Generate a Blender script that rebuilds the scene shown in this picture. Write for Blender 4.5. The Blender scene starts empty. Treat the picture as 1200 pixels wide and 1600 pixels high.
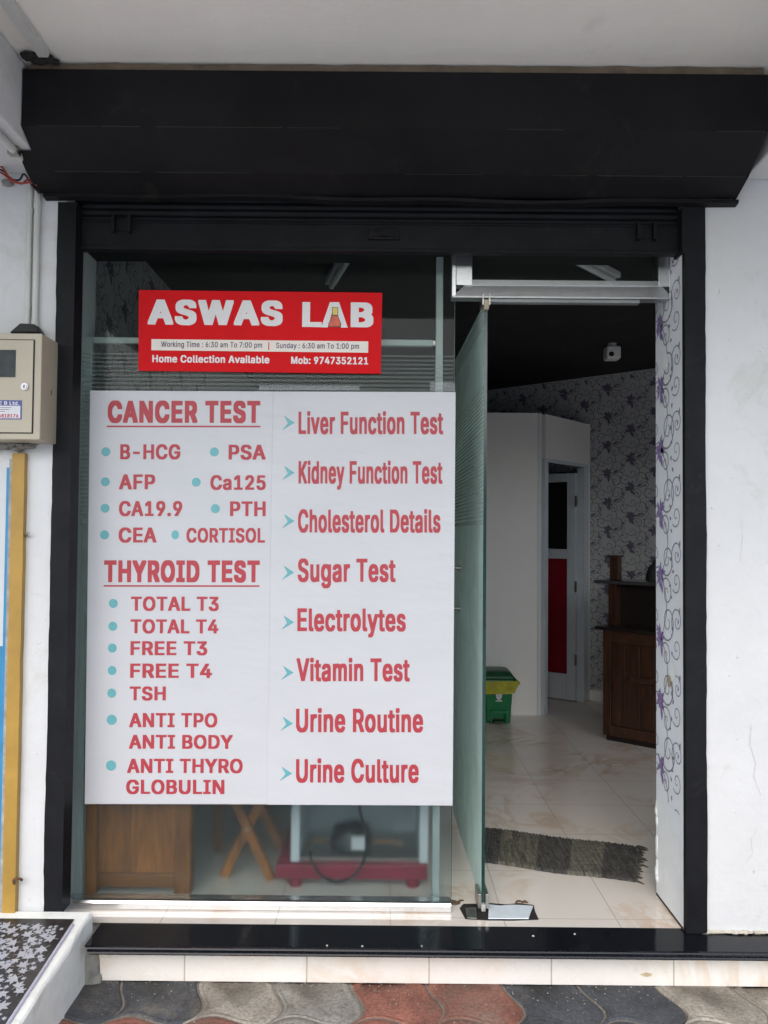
import bpy, bmesh, math, random
from mathutils import Vector, Matrix, noise
from mathutils.geometry import tessellate_polygon
R = math.radians
SC = bpy.context.scene
COL = SC.collection
random.seed(7)

# ------------------------------------------------------------------ camera
F = 1240.0
YAW, PITCH, ROLL, EYE = .0016, .0296, .0087, 1.5
CR = Matrix.Rotation(YAW, 3, 'Z') @ Matrix.Rotation(math.pi/2 + PITCH, 3, 'X') @ Matrix.Rotation(ROLL, 3, 'Z')
cam = bpy.data.cameras.new('camera')
co = bpy.data.objects.new('camera', cam)
COL.objects.link(co)
co.matrix_world = Matrix.Translation((0, 0, EYE)) @ CR.to_4x4()
cam.sensor_fit = 'VERTICAL'
cam.sensor_height = 36
cam.lens = 36 * F / 1600
cam.clip_start, cam.clip_end = .05, 3000
SC.camera = co

# ------------------------------------------------------------------ sky, sun, exposure
w = bpy.data.worlds.new('World')
SC.world = w
w.use_nodes = True
nt = w.node_tree
sky = nt.nodes.new('ShaderNodeTexSky')
sky.sky_type = 'NISHITA'
sky.sun_disc = False
SUN_EL, SUN_AZ = R(37), R(191)      # azimuth clockwise from +Y: the sun stands behind the camera
sky.sun_elevation, sky.sun_rotation = SUN_EL, SUN_AZ
sky.air_density, sky.dust_density, sky.ozone_density = 1.0, 1.5, 1.0
bg = nt.nodes['Background']
nt.links.new(sky.outputs[0], bg.inputs[0])
bg.inputs[1].default_value = .15
sun = bpy.data.lights.new('sun', 'SUN')
sun.energy, sun.angle, sun.color = 1.5, R(75), (1, .965, .91)
so = bpy.data.objects.new('sun', sun)
COL.objects.link(so)
sd = Vector((math.sin(SUN_AZ)*math.cos(SUN_EL), math.cos(SUN_AZ)*math.cos(SUN_EL), math.sin(SUN_EL)))
so.rotation_euler = sd.to_track_quat('Z', 'Y').to_euler()
so.location = sd * 30
SC.view_settings.view_transform = 'Standard'
SC.view_settings.look = 'None'
SC.view_settings.gamma = 1
SC.view_settings.exposure = 1.12
SC.cycles.max_bounces = 10
SC.cycles.diffuse_bounces = 6
SC.cycles.transparent_max_bounces = 16

# ------------------------------------------------------------------ helpers
def P(x, y, X=None, Y=None, Z=None):
    """point of a real plane (X=, Y= or Z=) seen at a photo pixel: used to measure the place"""
    d = CR @ Vector(((x-600)/F, -(y-800)/F, -1))
    t = X/d.x if X is not None else Y/d.y if Y is not None else (Z-EYE)/d.z
    return Vector((0, 0, EYE)) + d*t

def tag(o, label=None, cat=None, group=None, kind=None):
    if label: o['label'] = label
    if cat: o['category'] = cat
    if group: o['group'] = group
    if kind: o['kind'] = kind
    return o

def thing(name, label, cat, loc=(0, 0, 0), group=None):
    o = bpy.data.objects.new(name, None)
    o.empty_display_size = .1
    o.location = loc
    COL.objects.link(o)
    return tag(o, label, cat, group)

class MB:
    def __init__(s):
        s.v, s.f, s.m, s.sm = [], [], [], []
    def add(s, vs, fs, m=0, smooth=False):
        b = len(s.v)
        s.v += [tuple(p) for p in vs]
        for f in fs:
            s.f.append([b+i for i in f]); s.m.append(m); s.sm.append(smooth)
        return s
    def box(s, x0, x1, y0, y1, z0, z1, m=0):
        v = [(x, y, z) for z in (z0, z1) for y in (y0, y1) for x in (x0, x1)]
        return s.add(v, [(0, 2, 3, 1), (4, 5, 7, 6), (0, 1, 5, 4), (2, 6, 7, 3), (0, 4, 6, 2), (1, 3, 7, 5)], m)
    def obox(s, o, ux, uy, uz, m=0):
        """box from corner o along three edge vectors"""
        o, ux, uy, uz = map(Vector, (o, ux, uy, uz))
        v = [o + ux*i + uy*j + uz*k for k in (0, 1) for j in (0, 1) for i in (0, 1)]
        return s.add(v, [(0, 2, 3, 1), (4, 5, 7, 6), (0, 1, 5, 4), (2, 6, 7, 3), (0, 4, 6, 2), (1, 3, 7, 5)], m)
    def prism(s, pts, vec, m=0, smooth=False):
        """polygon (3D points) swept along vec"""
        pts = [Vector(p) for p in pts]; vec = Vector(vec); n = len(pts)
        s.add(pts + [p+vec for p in pts], [list(range(n))[::-1], list(range(n, 2*n))], m)
        b = len(s.v) - 2*n
        for i in range(n):
            j = (i+1) % n
            s.f.append([b+i, b+j, b+n+j, b+n+i]); s.m.append(m); s.sm.append(smooth)
        return s
    def poly(s, pts, m=0):
        return s.add(pts, [list(range(len(pts)))], m)
    def tube(s, pts, r, m=0, n=10, cap=True):
        pts = [Vector(p) for p in pts]
        rr = r if isinstance(r, (list, tuple)) else [r]*len(pts)
        ref = None; rings = []
        for i, p in enumerate(pts):
            t = (pts[min(i+1, len(pts)-1)] - pts[max(i-1, 0)]).normalized()
            if ref is None:
                ref = t.orthogonal().normalized()
            ref = (ref - t*ref.dot(t)).normalized()
            b = t.cross(ref)
            rings.append([p + (ref*math.cos(2*math.pi*k/n) + b*math.sin(2*math.pi*k/n))*rr[i] for k in range(n)])
        v = [q for rg in rings for q in rg]; fs = []
        for i in range(len(pts)-1):
            for k in range(n):
                fs.append((i*n+k, i*n+(k+1) % n, (i+1)*n+(k+1) % n, (i+1)*n+k))
        s.add(v, fs, m, True)
        if cap:
            s.add(rings[0], [list(range(n))[::-1]], m); s.add(rings[-1], [list(range(n))], m)
        return s
    def disc(s, c, ax, r0, depth, m=0, n=24):
        c = Vector(c); ax = Vector(ax).normalized()
        return s.tube([c, c+ax*depth], r0, m, n)
    def build(s, name, mats, parent=None, bevel=0, seg=2):
        me = bpy.data.meshes.new(name)
        me.from_pydata(s.v, [], s.f)
        for mt in (mats if isinstance(mats, (list, tuple)) else [mats]):
            me.materials.append(mt)
        me.polygons.foreach_set('material_index', s.m)
        me.polygons.foreach_set('use_smooth', s.sm)
        me.update()
        o = bpy.data.objects.new(name, me)
        COL.objects.link(o)
        if parent is not None:
            o.parent = parent
            base = Matrix.Identity(4); q = parent
            while q is not None:
                base = Matrix.Translation(q.location) @ base if q.type == 'EMPTY' else base
                q = q.parent
            o.matrix_parent_inverse = base.inverted() if parent.type == 'EMPTY' else Matrix.Identity(4)
        if bevel:
            md = o.modifiers.new('bevel', 'BEVEL'); md.width = bevel; md.segments = seg; md.limit_method = 'ANGLE'
        return o

def fix_normals(o):
    bm = bmesh.new(); bm.from_mesh(o.data)
    bmesh.ops.recalc_face_normals(bm, faces=bm.faces); bm.to_mesh(o.data); bm.free()
    return o

# ------------------------------------------------------------------ materials
def base_mat(name):
    m = bpy.data.materials.new(name); m.use_nodes = True
    t = m.node_tree
    return m, t, t.nodes['Principled BSDF'], lambda a, b: t.links.new(a, b)

def nz(t, scale, detail=4, rough=.6, vec=None, dist=0):
    n = t.nodes.new('ShaderNodeTexNoise')
    n.inputs['Scale'].default_value = scale; n.inputs['Detail'].default_value = detail
    n.inputs['Roughness'].default_value = rough; n.inputs['Distortion'].default_value = dist
    if vec is not None: t.links.new(vec, n.inputs['Vector'])
    return n

def ramp(t, fac, stops):
    r = t.nodes.new('ShaderNodeValToRGB')
    el = r.color_ramp.elements
    while len(el) < len(stops): el.new(.5)
    for e, (p, c) in zip(el, stops):
        e.position = p; e.color = (*c, 1) if len(c) == 3 else c
    t.links.new(fac, r.inputs[0])
    return r

def mixc(t, fac, a, b, mode='MIX'):
    n = t.nodes.new('ShaderNodeMix'); n.data_type = 'RGBA'; n.blend_type = mode
    for i, v in ((0, fac), (6, a), (7, b)):
        if hasattr(v, 'links'): t.links.new(v, n.inputs[i])
        else: n.inputs[i].default_value = (*v, 1) if isinstance(v, tuple) else v
    return n.outputs[2]

def coords(t):
    return t.nodes.new('ShaderNodeTexCoord').outputs['Object']

def mapped(t, vec, scale=(1, 1, 1), rot=(0, 0, 0), loc=(0, 0, 0)):
    n = t.nodes.new('ShaderNodeMapping')
    n.inputs['Scale'].default_value = scale; n.inputs['Rotation'].default_value = rot; n.inputs['Location'].default_value = loc
    t.links.new(vec, n.inputs['Vector'])
    return n.outputs[0]

def bump(t, b, h, strength=.3, dist=.01):
    n = t.nodes.new('ShaderNodeBump')
    n.inputs['Strength'].default_value = strength; n.inputs['Distance'].default_value = dist
    t.links.new(h, n.inputs['Height']); t.links.new(n.outputs[0], b.inputs['Normal'])

def M(name, col, rough=.5, metal=0, var=.12, vs=6, bmp=0, bs=80, stain=None, stain_amt=.55, stain_scale=3, spec=.5, emb=.002):
    m, t, b, L = base_mat(name)
    c = coords(t)
    n1 = nz(t, vs, 6, .65, c)
    lo = tuple(max(0, x*(1-var)) for x in col); hi = tuple(min(1, x*(1+var)) for x in col)
    out = ramp(t, n1.outputs['Fac'], [(.3, lo), (.7, hi)]).outputs[0]
    if stain:
        n2 = nz(t, stain_scale, 8, .7, c, .6)
        f = ramp(t, n2.outputs['Fac'], [(stain_amt, (0, 0, 0)), (min(.98, stain_amt+.18), (1, 1, 1))]).outputs[0]
        out = mixc(t, f, out, stain)
    L(out, b.inputs['Base Color'])
    n3 = nz(t, vs*2.5, 4, .6, c)
    rr = t.nodes.new('ShaderNodeMapRange')
    rr.inputs[3].default_value = max(0, rough-.08); rr.inputs[4].default_value = min(1, rough+.1)
    L(n3.outputs['Fac'], rr.inputs[0]); L(rr.outputs[0], b.inputs['Roughness'])
    b.inputs['Metallic'].default_value = metal
    b.inputs['Specular IOR Level'].default_value = spec
    if bmp:
        n4 = nz(t, bs, 5, .6, c)
        bump(t, b, n4.outputs['Fac'], bmp, emb)
    return m

def wood(name, dark, light, axis='Z', scale=14, rough=.35):
    m, t, b, L = base_mat(name)
    c = coords(t)
    s = {'X': (.12, 1, 1), 'Y': (1, .12, 1), 'Z': (1, 1, .12)}[axis]
    v = mapped(t, c, tuple(scale*k for k in s))
    n = nz(t, 1.6, 8, .62, v, 1.4)
    n2 = nz(t, 9, 4, .6, v)
    col = ramp(t, n.outputs['Fac'], [(.3, dark), (.52, tuple((a+q)/2 for a, q in zip(dark, light))), (.7, light)]).outputs[0]
    f = ramp(t, n2.outputs['Fac'], [(.35, (.7, .7, .7)), (.65, (1, 1, 1))]).outputs[0]
    L(mixc(t, 1.0, col, f, 'MULTIPLY'), b.inputs['Base Color'])
    b.inputs['Roughness'].default_value = rough
    bump(t, b, n2.outputs['Fac'], .15, .002)
    return m

def glass(name, tint, refl=1.0, rough=0.02, haze=0.0, hazecol=(.6, .68, .66)):
    m = bpy.data.materials.new(name); m.use_nodes = True
    t = m.node_tree; L = t.links.new
    t.nodes.remove(t.nodes['Principled BSDF'])
    out = t.nodes['Material Output']
    tr = t.nodes.new('ShaderNodeBsdfTransparent'); tr.inputs[0].default_value = (*tint, 1)
    gl = t.nodes.new('ShaderNodeBsdfGlossy'); gl.inputs['Roughness'].default_value = rough
    gl.inputs[0].default_value = (refl, refl, refl, 1)
    fr = t.nodes.new('ShaderNodeFresnel'); fr.inputs[0].default_value = 1.5
    geo = t.nodes.new('ShaderNodeNewGeometry')
    # leaving the pane behaves like entering it, so use the outer index on both faces
    ior = t.nodes.new('ShaderNodeMix'); ior.data_type = 'FLOAT'
    ior.inputs[2].default_value = 1.5; ior.inputs[3].default_value = 1/1.5
    L(geo.outputs['Backfacing'], ior.inputs[0]); L(ior.outputs[0], fr.inputs[0])
    mx = t.nodes.new('ShaderNodeMixShader')
    L(fr.outputs[0], mx.inputs[0]); L(tr.outputs[0], mx.inputs[1]); L(gl.outputs[0], mx.inputs[2])
    last = mx.outputs[0]
    if haze:
        df = t.nodes.new('ShaderNodeBsdfDiffuse'); df.inputs[0].default_value = (*hazecol, 1)
        c = coords(t); n = nz(t, 5, 6, .7, c, .5)
        rr = t.nodes.new('ShaderNodeMapRange'); rr.inputs[3].default_value = haze*.6; rr.inputs[4].default_value = haze*1.4
        L(n.outputs['Fac'], rr.inputs[0])
        m2 = t.nodes.new('ShaderNodeMixShader')
        tl = t.nodes.new('ShaderNodeBsdfTranslucent'); tl.inputs[0].default_value = (*hazecol, 1)
        m3 = t.nodes.new('ShaderNodeMixShader'); m3.inputs[0].default_value = .45
        L(df.outputs[0], m3.inputs[1]); L(tl.outputs[0], m3.inputs[2])
        L(rr.outputs[0], m2.inputs[0]); L(last, m2.inputs[1]); L(m3.outputs[0], m2.inputs[2]); last = m2.outputs[0]
    L(last, out.inputs[0])
    return m

def film(name, col, alpha):
    m = bpy.data.materials.new(name); m.use_nodes = True
    t = m.node_tree; b = t.nodes['Principled BSDF']
    b.inputs['Base Color'].default_value = (*col, 1); b.inputs['Roughness'].default_value = .6; b.inputs['Alpha'].default_value = alpha
    return m

WHITE = M('white_plaster', (.61, .615, .615), .75, var=.05, vs=2.5, bmp=.55, bs=22, stain=(.49, .475, .42), stain_amt=.56, stain_scale=2.6, emb=.007)
t_ = WHITE.node_tree; b_ = t_.nodes['Principled BSDF']; k_ = b_.inputs['Base Color'].links[0].from_socket     # specks and flaked spots in the paint
v_ = nz(t_, 38, 3, .6, coords(t_), 1.0)
t_.links.new(mixc(t_, ramp(t_, v_.outputs['Fac'], [(.70, (0, 0, 0)), (.74, (.7, .7, .7))]).outputs[0], k_, (.33, .31, .27)), b_.inputs['Base Color'])
SOFFIT = M('soffit_paint', (.80, .775, .71), .8, var=.05, vs=1.6, bmp=.35, bs=14, stain=(.60, .58, .53), stain_amt=.62, stain_scale=1.5, emb=.006)
BLACK = M('black_shutter_paint', (.0105, .0105, .0115), .5, var=.35, vs=3, bmp=.12, bs=160, stain=(.026, .025, .024), stain_amt=.58, stain_scale=5, spec=.15)
BLACKR = M('black_frame_paint', (.009, .0095, .0115), .55, var=.3, vs=9, bmp=.25, bs=240, stain=(.02, .02, .021), stain_amt=.58, stain_scale=14, spec=.15)
CEMENT = M('cement', (.26, .25, .22), .9, var=.22, vs=18, bmp=.8, bs=70, stain=(.12, .12, .105), stain_amt=.56, stain_scale=12, emb=.006)
ALU = M('aluminium', (.60, .62, .63), .34, 1.0, var=.05, vs=30, bmp=.05, bs=200)
ALUW = M('aluminium_white', (.55, .58, .58), .45, .25, var=.06, vs=20)
STEEL = M('steel', (.42, .41, .38), .35, 1.0, var=.2, vs=40, stain=(.20, .11, .05), stain_amt=.62, stain_scale=30)
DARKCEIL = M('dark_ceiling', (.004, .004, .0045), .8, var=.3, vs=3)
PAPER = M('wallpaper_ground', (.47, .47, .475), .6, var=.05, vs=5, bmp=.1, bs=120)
PAPERJ = M('wallpaper_ground_jamb_lit', (.80, .81, .84), .6, var=.06, vs=5, bmp=.15, bs=60, stain=(.66, .65, .62), stain_amt=.63, stain_scale=5)  # paler copy of the same paper, the jamb's daylight put into the colour
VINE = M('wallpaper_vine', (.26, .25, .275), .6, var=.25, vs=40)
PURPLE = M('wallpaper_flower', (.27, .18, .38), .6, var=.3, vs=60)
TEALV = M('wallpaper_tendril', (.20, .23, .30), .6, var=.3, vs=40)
CABINW = M('cabin_board', (.74, .725, .70), .6, var=.04, vs=2, stain=(.52, .50, .46), stain_amt=.62, stain_scale=2)

# ------------------------------------------------------------------ the ground
YW = 2.76          # face of the shop wall
YG = 2.905         # outer face of the glass
CAN = .3           # outer edge of the canopy slab
ZF = .15           # floor level above the pavement
zs = P(610, 96, Y=2.50).z     # soffit height

def marble_mat(name, tile, off, base, vein, grout=(.50, .45, .39), rough=.075, mortar=.0022):
    m, t, b, L = base_mat(name)
    c = coords(t)
    v = mapped(t, c, (1, 1, 1), (0, 0, R(38)))
    n = nz(t, 2.1, 6, .55, v, 2.6)
    f1 = ramp(t, n.outputs['Fac'], [(.40, (0, 0, 0)), (.485, (.75, .75, .75)), (.515, (.6, .6, .6)), (.60, (0, 0, 0))]).outputs[0]
    n2 = nz(t, 2.7, 4, .5, c, .4)
    f2 = ramp(t, n2.outputs['Fac'], [(.47, (0, 0, 0)), (.66, (1, 1, 1))]).outputs[0]
    f = mixc(t, 1.0, f1, f2, 'MULTIPLY')
    col = mixc(t, f, base, vein)
    n3 = nz(t, 1.3, 3, .5, c)
    col = mixc(t, 1.0, col, ramp(t, n3.outputs['Fac'], [(.3, (.9, .88, .86)), (.7, (1, 1, 1))]).outputs[0], 'MULTIPLY')
    br = t.nodes.new('ShaderNodeTexBrick')
    br.offset = 0; br.inputs['Scale'].default_value = 1
    br.inputs['Brick Width'].default_value = tile[0]; br.inputs['Row Height'].default_value = tile[1]
    br.inputs['Mortar Size'].default_value = mortar; br.inputs['Mortar Smooth'].default_value = .1
    L(mapped(t, c, (1, 1, 1), tile[2] if len(tile) > 2 else (0, 0, 0), off), br.inputs['Vector'])
    L(mixc(t, br.outputs['Fac'], col, grout), b.inputs['Base Color'])
    n4 = nz(t, 9, 6, .7, c)
    rr = t.nodes.new('ShaderNodeMapRange'); rr.inputs[3].default_value = rough*.6; rr.inputs[4].default_value = rough*2.2
    L(n4.outputs['Fac'], rr.inputs[0]); L(rr.outputs[0], b.inputs['Roughness'])
    bump(t, b, br.outputs['Fac'], -.25, .003)
    return m

FLOOR = marble_mat('floor_tile', (.4, .4), (-.03, -2.85, 0), (.79, .735, .67), (.60, .40, .25))
ground = MB(); ground.add([(-400, -400, -.02), (400, -400, -.02), (400, 400, -.02), (-400, 400, -.02)], [(0, 1, 2, 3)])
tag(ground.build('ground', M('packed_ground', (.56, .56, .55), .95, var=.2, vs=.6)), kind='structure')
fl = MB(); fl.add([(-1.13, 2.79, ZF), (1.044, 2.79, ZF), (1.044, 3.05, ZF), (4.2, 3.05, ZF), (4.2, 9.4, ZF), (-1.2, 9.4, ZF), (-1.2, 3.05, ZF), (-1.13, 3.05, ZF)], [list(range(8))])
tag(fl.build('floor', FLOOR), kind='structure')

# paving blocks with curved, interlocking sides
PIT = .255
def paver_mat(name, col):
    m, t, b, L = base_mat(name)
    c = coords(t)
    n = nz(t, 5, 8, .7, c, .5); n2 = nz(t, 85, 6, .75, c)
    lo = tuple(x*.55 for x in col); hi = tuple(min(1, x*1.3) for x in col)
    a = ramp(t, n.outputs['Fac'], [(.3, lo), (.5, col), (.72, hi)]).outputs[0]
    n3 = nz(t, 2.3, 6, .7, c, 1.0)
    a = mixc(t, ramp(t, n3.outputs['Fac'], [(.5, (0, 0, 0)), (.7, (.75, .75, .75))]).outputs[0], a, (.21, .18, .14))
    L(mixc(t, 1.0, a, ramp(t, n2.outputs['Fac'], [(.32, (.5, .5, .5)), (.62, (1.08, 1.08, 1.08))]).outputs[0], 'MULTIPLY'), b.inputs['Base Color'])
    b.inputs['Roughness'].default_value = .85
    n5 = nz(t, 160, 4, .7, c)
    bump(t, b, mixc(t, .5, n2.outputs['Fac'], n5.outputs['Fac']), .9, .005)
    return m
PAV = [paver_mat('paver_red', (.30, .12, .085)), paver_mat('paver_charcoal', (.075, .08, .09)), paver_mat('paver_grey', (.30, .285, .25)), paver_mat('paver_sand', (.40, .36, .30)), M('joint_sand', (.19, .17, .14), .95, var=.3, vs=30, bmp=.6, bs=90)]
X0P = -.616; Y0P = 2.47
pv = MB()
pv.add([(-6, 1.2, -.0055), (6, 1.2, -.0055), (6, 2.72, -.0055), (-6, 2.72, -.0055)], [(0, 1, 2, 3)], 4)
def edge_wave(t): return math.sin(math.pi*t) + .38*math.sin(2*math.pi*t)
rowA = {-2: 1, -1: 1, 0: 3, 1: 2, 2: 0, 3: 0, 4: 1, 5: 1, 6: 3, 7: 3, 8: 2}
rowB = {-2: 0, -1: 0, 0: 0, 1: 2, 2: 0, 3: 0, 4: 1, 5: 1, 6: 3, 7: 2, 8: 3}
for j in range(-5, 2):
    for i in range(-14, 16):
        cx, cy = X0P + (i+.5)*PIT, Y0P + (j+.5)*PIT
        s = 1 if (i+j) % 2 == 0 else -1
        amp = .044
        ring = []
        n = 10
        for k in range(n): ring.append((-.5 + k/n, -.5, 0, edge_wave(k/n)*amp))
        for k in range(n): ring.append((.5, -.5 + k/n, edge_wave(k/n)*amp, 0))
        for k in range(n): ring.append((.5 - k/n, .5, 0, edge_wave(1-k/n)*amp))
        for k in range(n): ring.append((-.5, .5 - k/n, edge_wave(1-k/n)*amp, 0))
        pts = [Vector((u*PIT + a, v*PIT + b)) for u, v, a, b in ring]
        hz = random.uniform(-.003, .002)
        tx, ty = random.uniform(-.008, .008), random.uniform(-.008, .008)
        levels = [(.985, -.010), (.965, -.0035), (.925, 0), (.83, .0), (.812, -.0010), (.795, 0)]
        rings = [[Vector((cx + p.x*k, min(2.712, cy + p.y*k), z + hz + tx*p.x + ty*p.y)) for p in pts] for k, z in levels]
        v = [q for r_ in rings for q in r_]; N = len(pts); fs = []
        for a in range(len(levels)-1):
            for k in range(N):
                fs.append((a*N+k, a*N+(k+1) % N, (a+1)*N+(k+1) % N, (a+1)*N+k))
        fs.append([(len(levels)-1)*N+k for k in range(N)])
        row = rowA if j >= 0 else rowB
        mi = row.get(i, random.choice((0, 1, 2, 3))) if j >= -1 else random.choice((0, 1, 2, 3, 0))
        pv.add(v, fs, mi, True)
tag(pv.build('pavement', PAV), kind='structure')

gm = MB(); rg = random.Random(21)
for k in range(420):
    x = rg.uniform(-1.0, 1.7); y = 2.708 - abs(rg.gauss(0, .07)) if k % 3 else rg.uniform(2.3, 2.7); r_ = rg.uniform(.0012, .0042)
    if y < 2.703:
        a = [Vector((rg.uniform(.6, 1), 0, 0)), Vector((0, rg.uniform(.6, 1), 0)), Vector((-rg.uniform(.6, 1), 0, 0)), Vector((0, -rg.uniform(.6, 1), 0))]
        gm.add([Vector((x, y, .001)) + q*r_ for q in a] + [Vector((x, y, .001 + r_*rg.uniform(.5, .9)))], [(0, 1, 4), (1, 2, 4), (2, 3, 4), (3, 0, 4)])
tag(gm.build('sand_grit', M('grit_sand', (.30, .27, .22), .95, var=.5, vs=200)), kind='stuff')

# ------------------------------------------------------------------ the building
bld = thing('shop_building', 'white plastered shop building with soffit and tiled doorstep round the open shutter', 'building', (0, 2.9, 0))
XL, XR = -1.13, 1.044
def rough_wall(x0, x1, z0, z1, y0, y1, skip=None):
    mb = MB()
    nx, nzn = max(2, int((x1-x0)/.06)), max(2, int((z1-z0)/.06))
    vs = []
    for a in range(nzn+1):
        for b in range(nx+1):
            x = x0 + (x1-x0)*b/nx; z = z0 + (z1-z0)*a/nzn
            d = noise.noise(Vector((x*3, z*3, 5)))*.0022 + noise.noise(Vector((x*11, z*11, 2)))*.0009
            vs.append((x, y0 - abs(d), z))
    fs = [(a*(nx+1)+b, a*(nx+1)+b+1, (a+1)*(nx+1)+b+1, (a+1)*(nx+1)+b) for a in range(nzn) for b in range(nx)]
    mb.add(vs, fs, 0, True)
    mb.box(x0, x1, y0 + .004, y1, z0, z1)
    return mb
rough_wall(-3.5, XL, 0, zs, YW, 3.05).build('front_wall', WHITE, bld)
rw_ = rough_wall(XR, 1.72, 0, zs, YW, 3.05); rc = random.Random(8)
def crack(pts, wd):
    for (xa, za), (xc, zc_) in zip(pts, pts[1:]):
        n_ = 6
        for k in range(n_):
            f0, f1 = k/n_, (k+1)/n_
            a = (xa + (xc-xa)*f0, za + (zc_-za)*f0); b = (xa + (xc-xa)*f1 + rc.uniform(-.002, .002), za + (zc_-za)*f1)
            w0 = wd*rc.uniform(.4, 1)
            rw_.poly([(a[0]-w0, YW-.0032, a[1]), (a[0]+w0, YW-.0032, a[1]), (b[0]+w0, YW-.0032, b[1]), (b[0]-w0, YW-.0032, b[1])], 1)
crack([(1.30, .62), (1.275, .68), (1.283, .73), (1.262, .79), (1.268, .86)], .0009)
crack([(1.285, .50), (1.265, .47), (1.27, .42), (1.245, .39)], .0008)
crack([(1.232, 1.42), (1.24, 1.50), (1.236, 1.57)], .0007)
rw_.build('front_wall', [WHITE, M('crack_line', (.46, .45, .42), .9)], bld)
# added bay, unseen to the right, left open to let daylight into the room
rough_wall(4.1, 6.5, 0, zs, YW, 3.05).build('front_wall', WHITE, bld)
rough_wall(1.72, 4.1, 2.56, zs, YW, 3.05).build('front_wall', WHITE, bld)
rough_wall(1.72, 4.1, 0, ZF+.0, YW, 3.05).build('front_wall', WHITE, bld)
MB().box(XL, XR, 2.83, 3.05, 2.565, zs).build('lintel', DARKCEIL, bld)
MB().box(-7, 7, CAN, 3.05, zs, zs+.14).build('soffit', SOFFIT, bld)
zb = P(33, 215, Y=2.50).z; xb = P(33, 160, Y=2.50).x
MB().box(-1.75, xb, CAN, YW-.002, zb, zs-.001).build('beam', WHITE, bld, .008)
MB().box(1.245, 2.0, CAN, YW-.002, zb, zs-.001).build('beam', WHITE, bld, .008)

def lump(mb, c, s, seed, m=0, n=10, sq=.55):
    vs = []; fs = []
    for a in range(n+1):
        th = math.pi*a/n
        for b in range(2*n):
            ph = math.pi*b/n
            d = Vector((math.sin(th)*math.cos(ph), math.sin(th)*math.sin(ph), math.cos(th)))
            d = Vector([math.copysign(abs(k)**sq, k) for k in d])
            q = 1 + .22*noise.noise(d*2.2 + Vector((seed*3.1, 0, 0))) + .1*noise.noise(d*6 + Vector((seed, 0, 4)))
            vs.append((c[0] + d.x*s[0]*q, c[1] + d.y*s[1]*q, c[2] + d.z*s[2]*q))
    for a in range(n):
        for b in range(2*n):
            fs.append((a*2*n+b, (a+1)*2*n+b, (a+1)*2*n+(b+1) % (2*n), a*2*n+(b+1) % (2*n)))
    mb.add(vs, fs, m, True)

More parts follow.
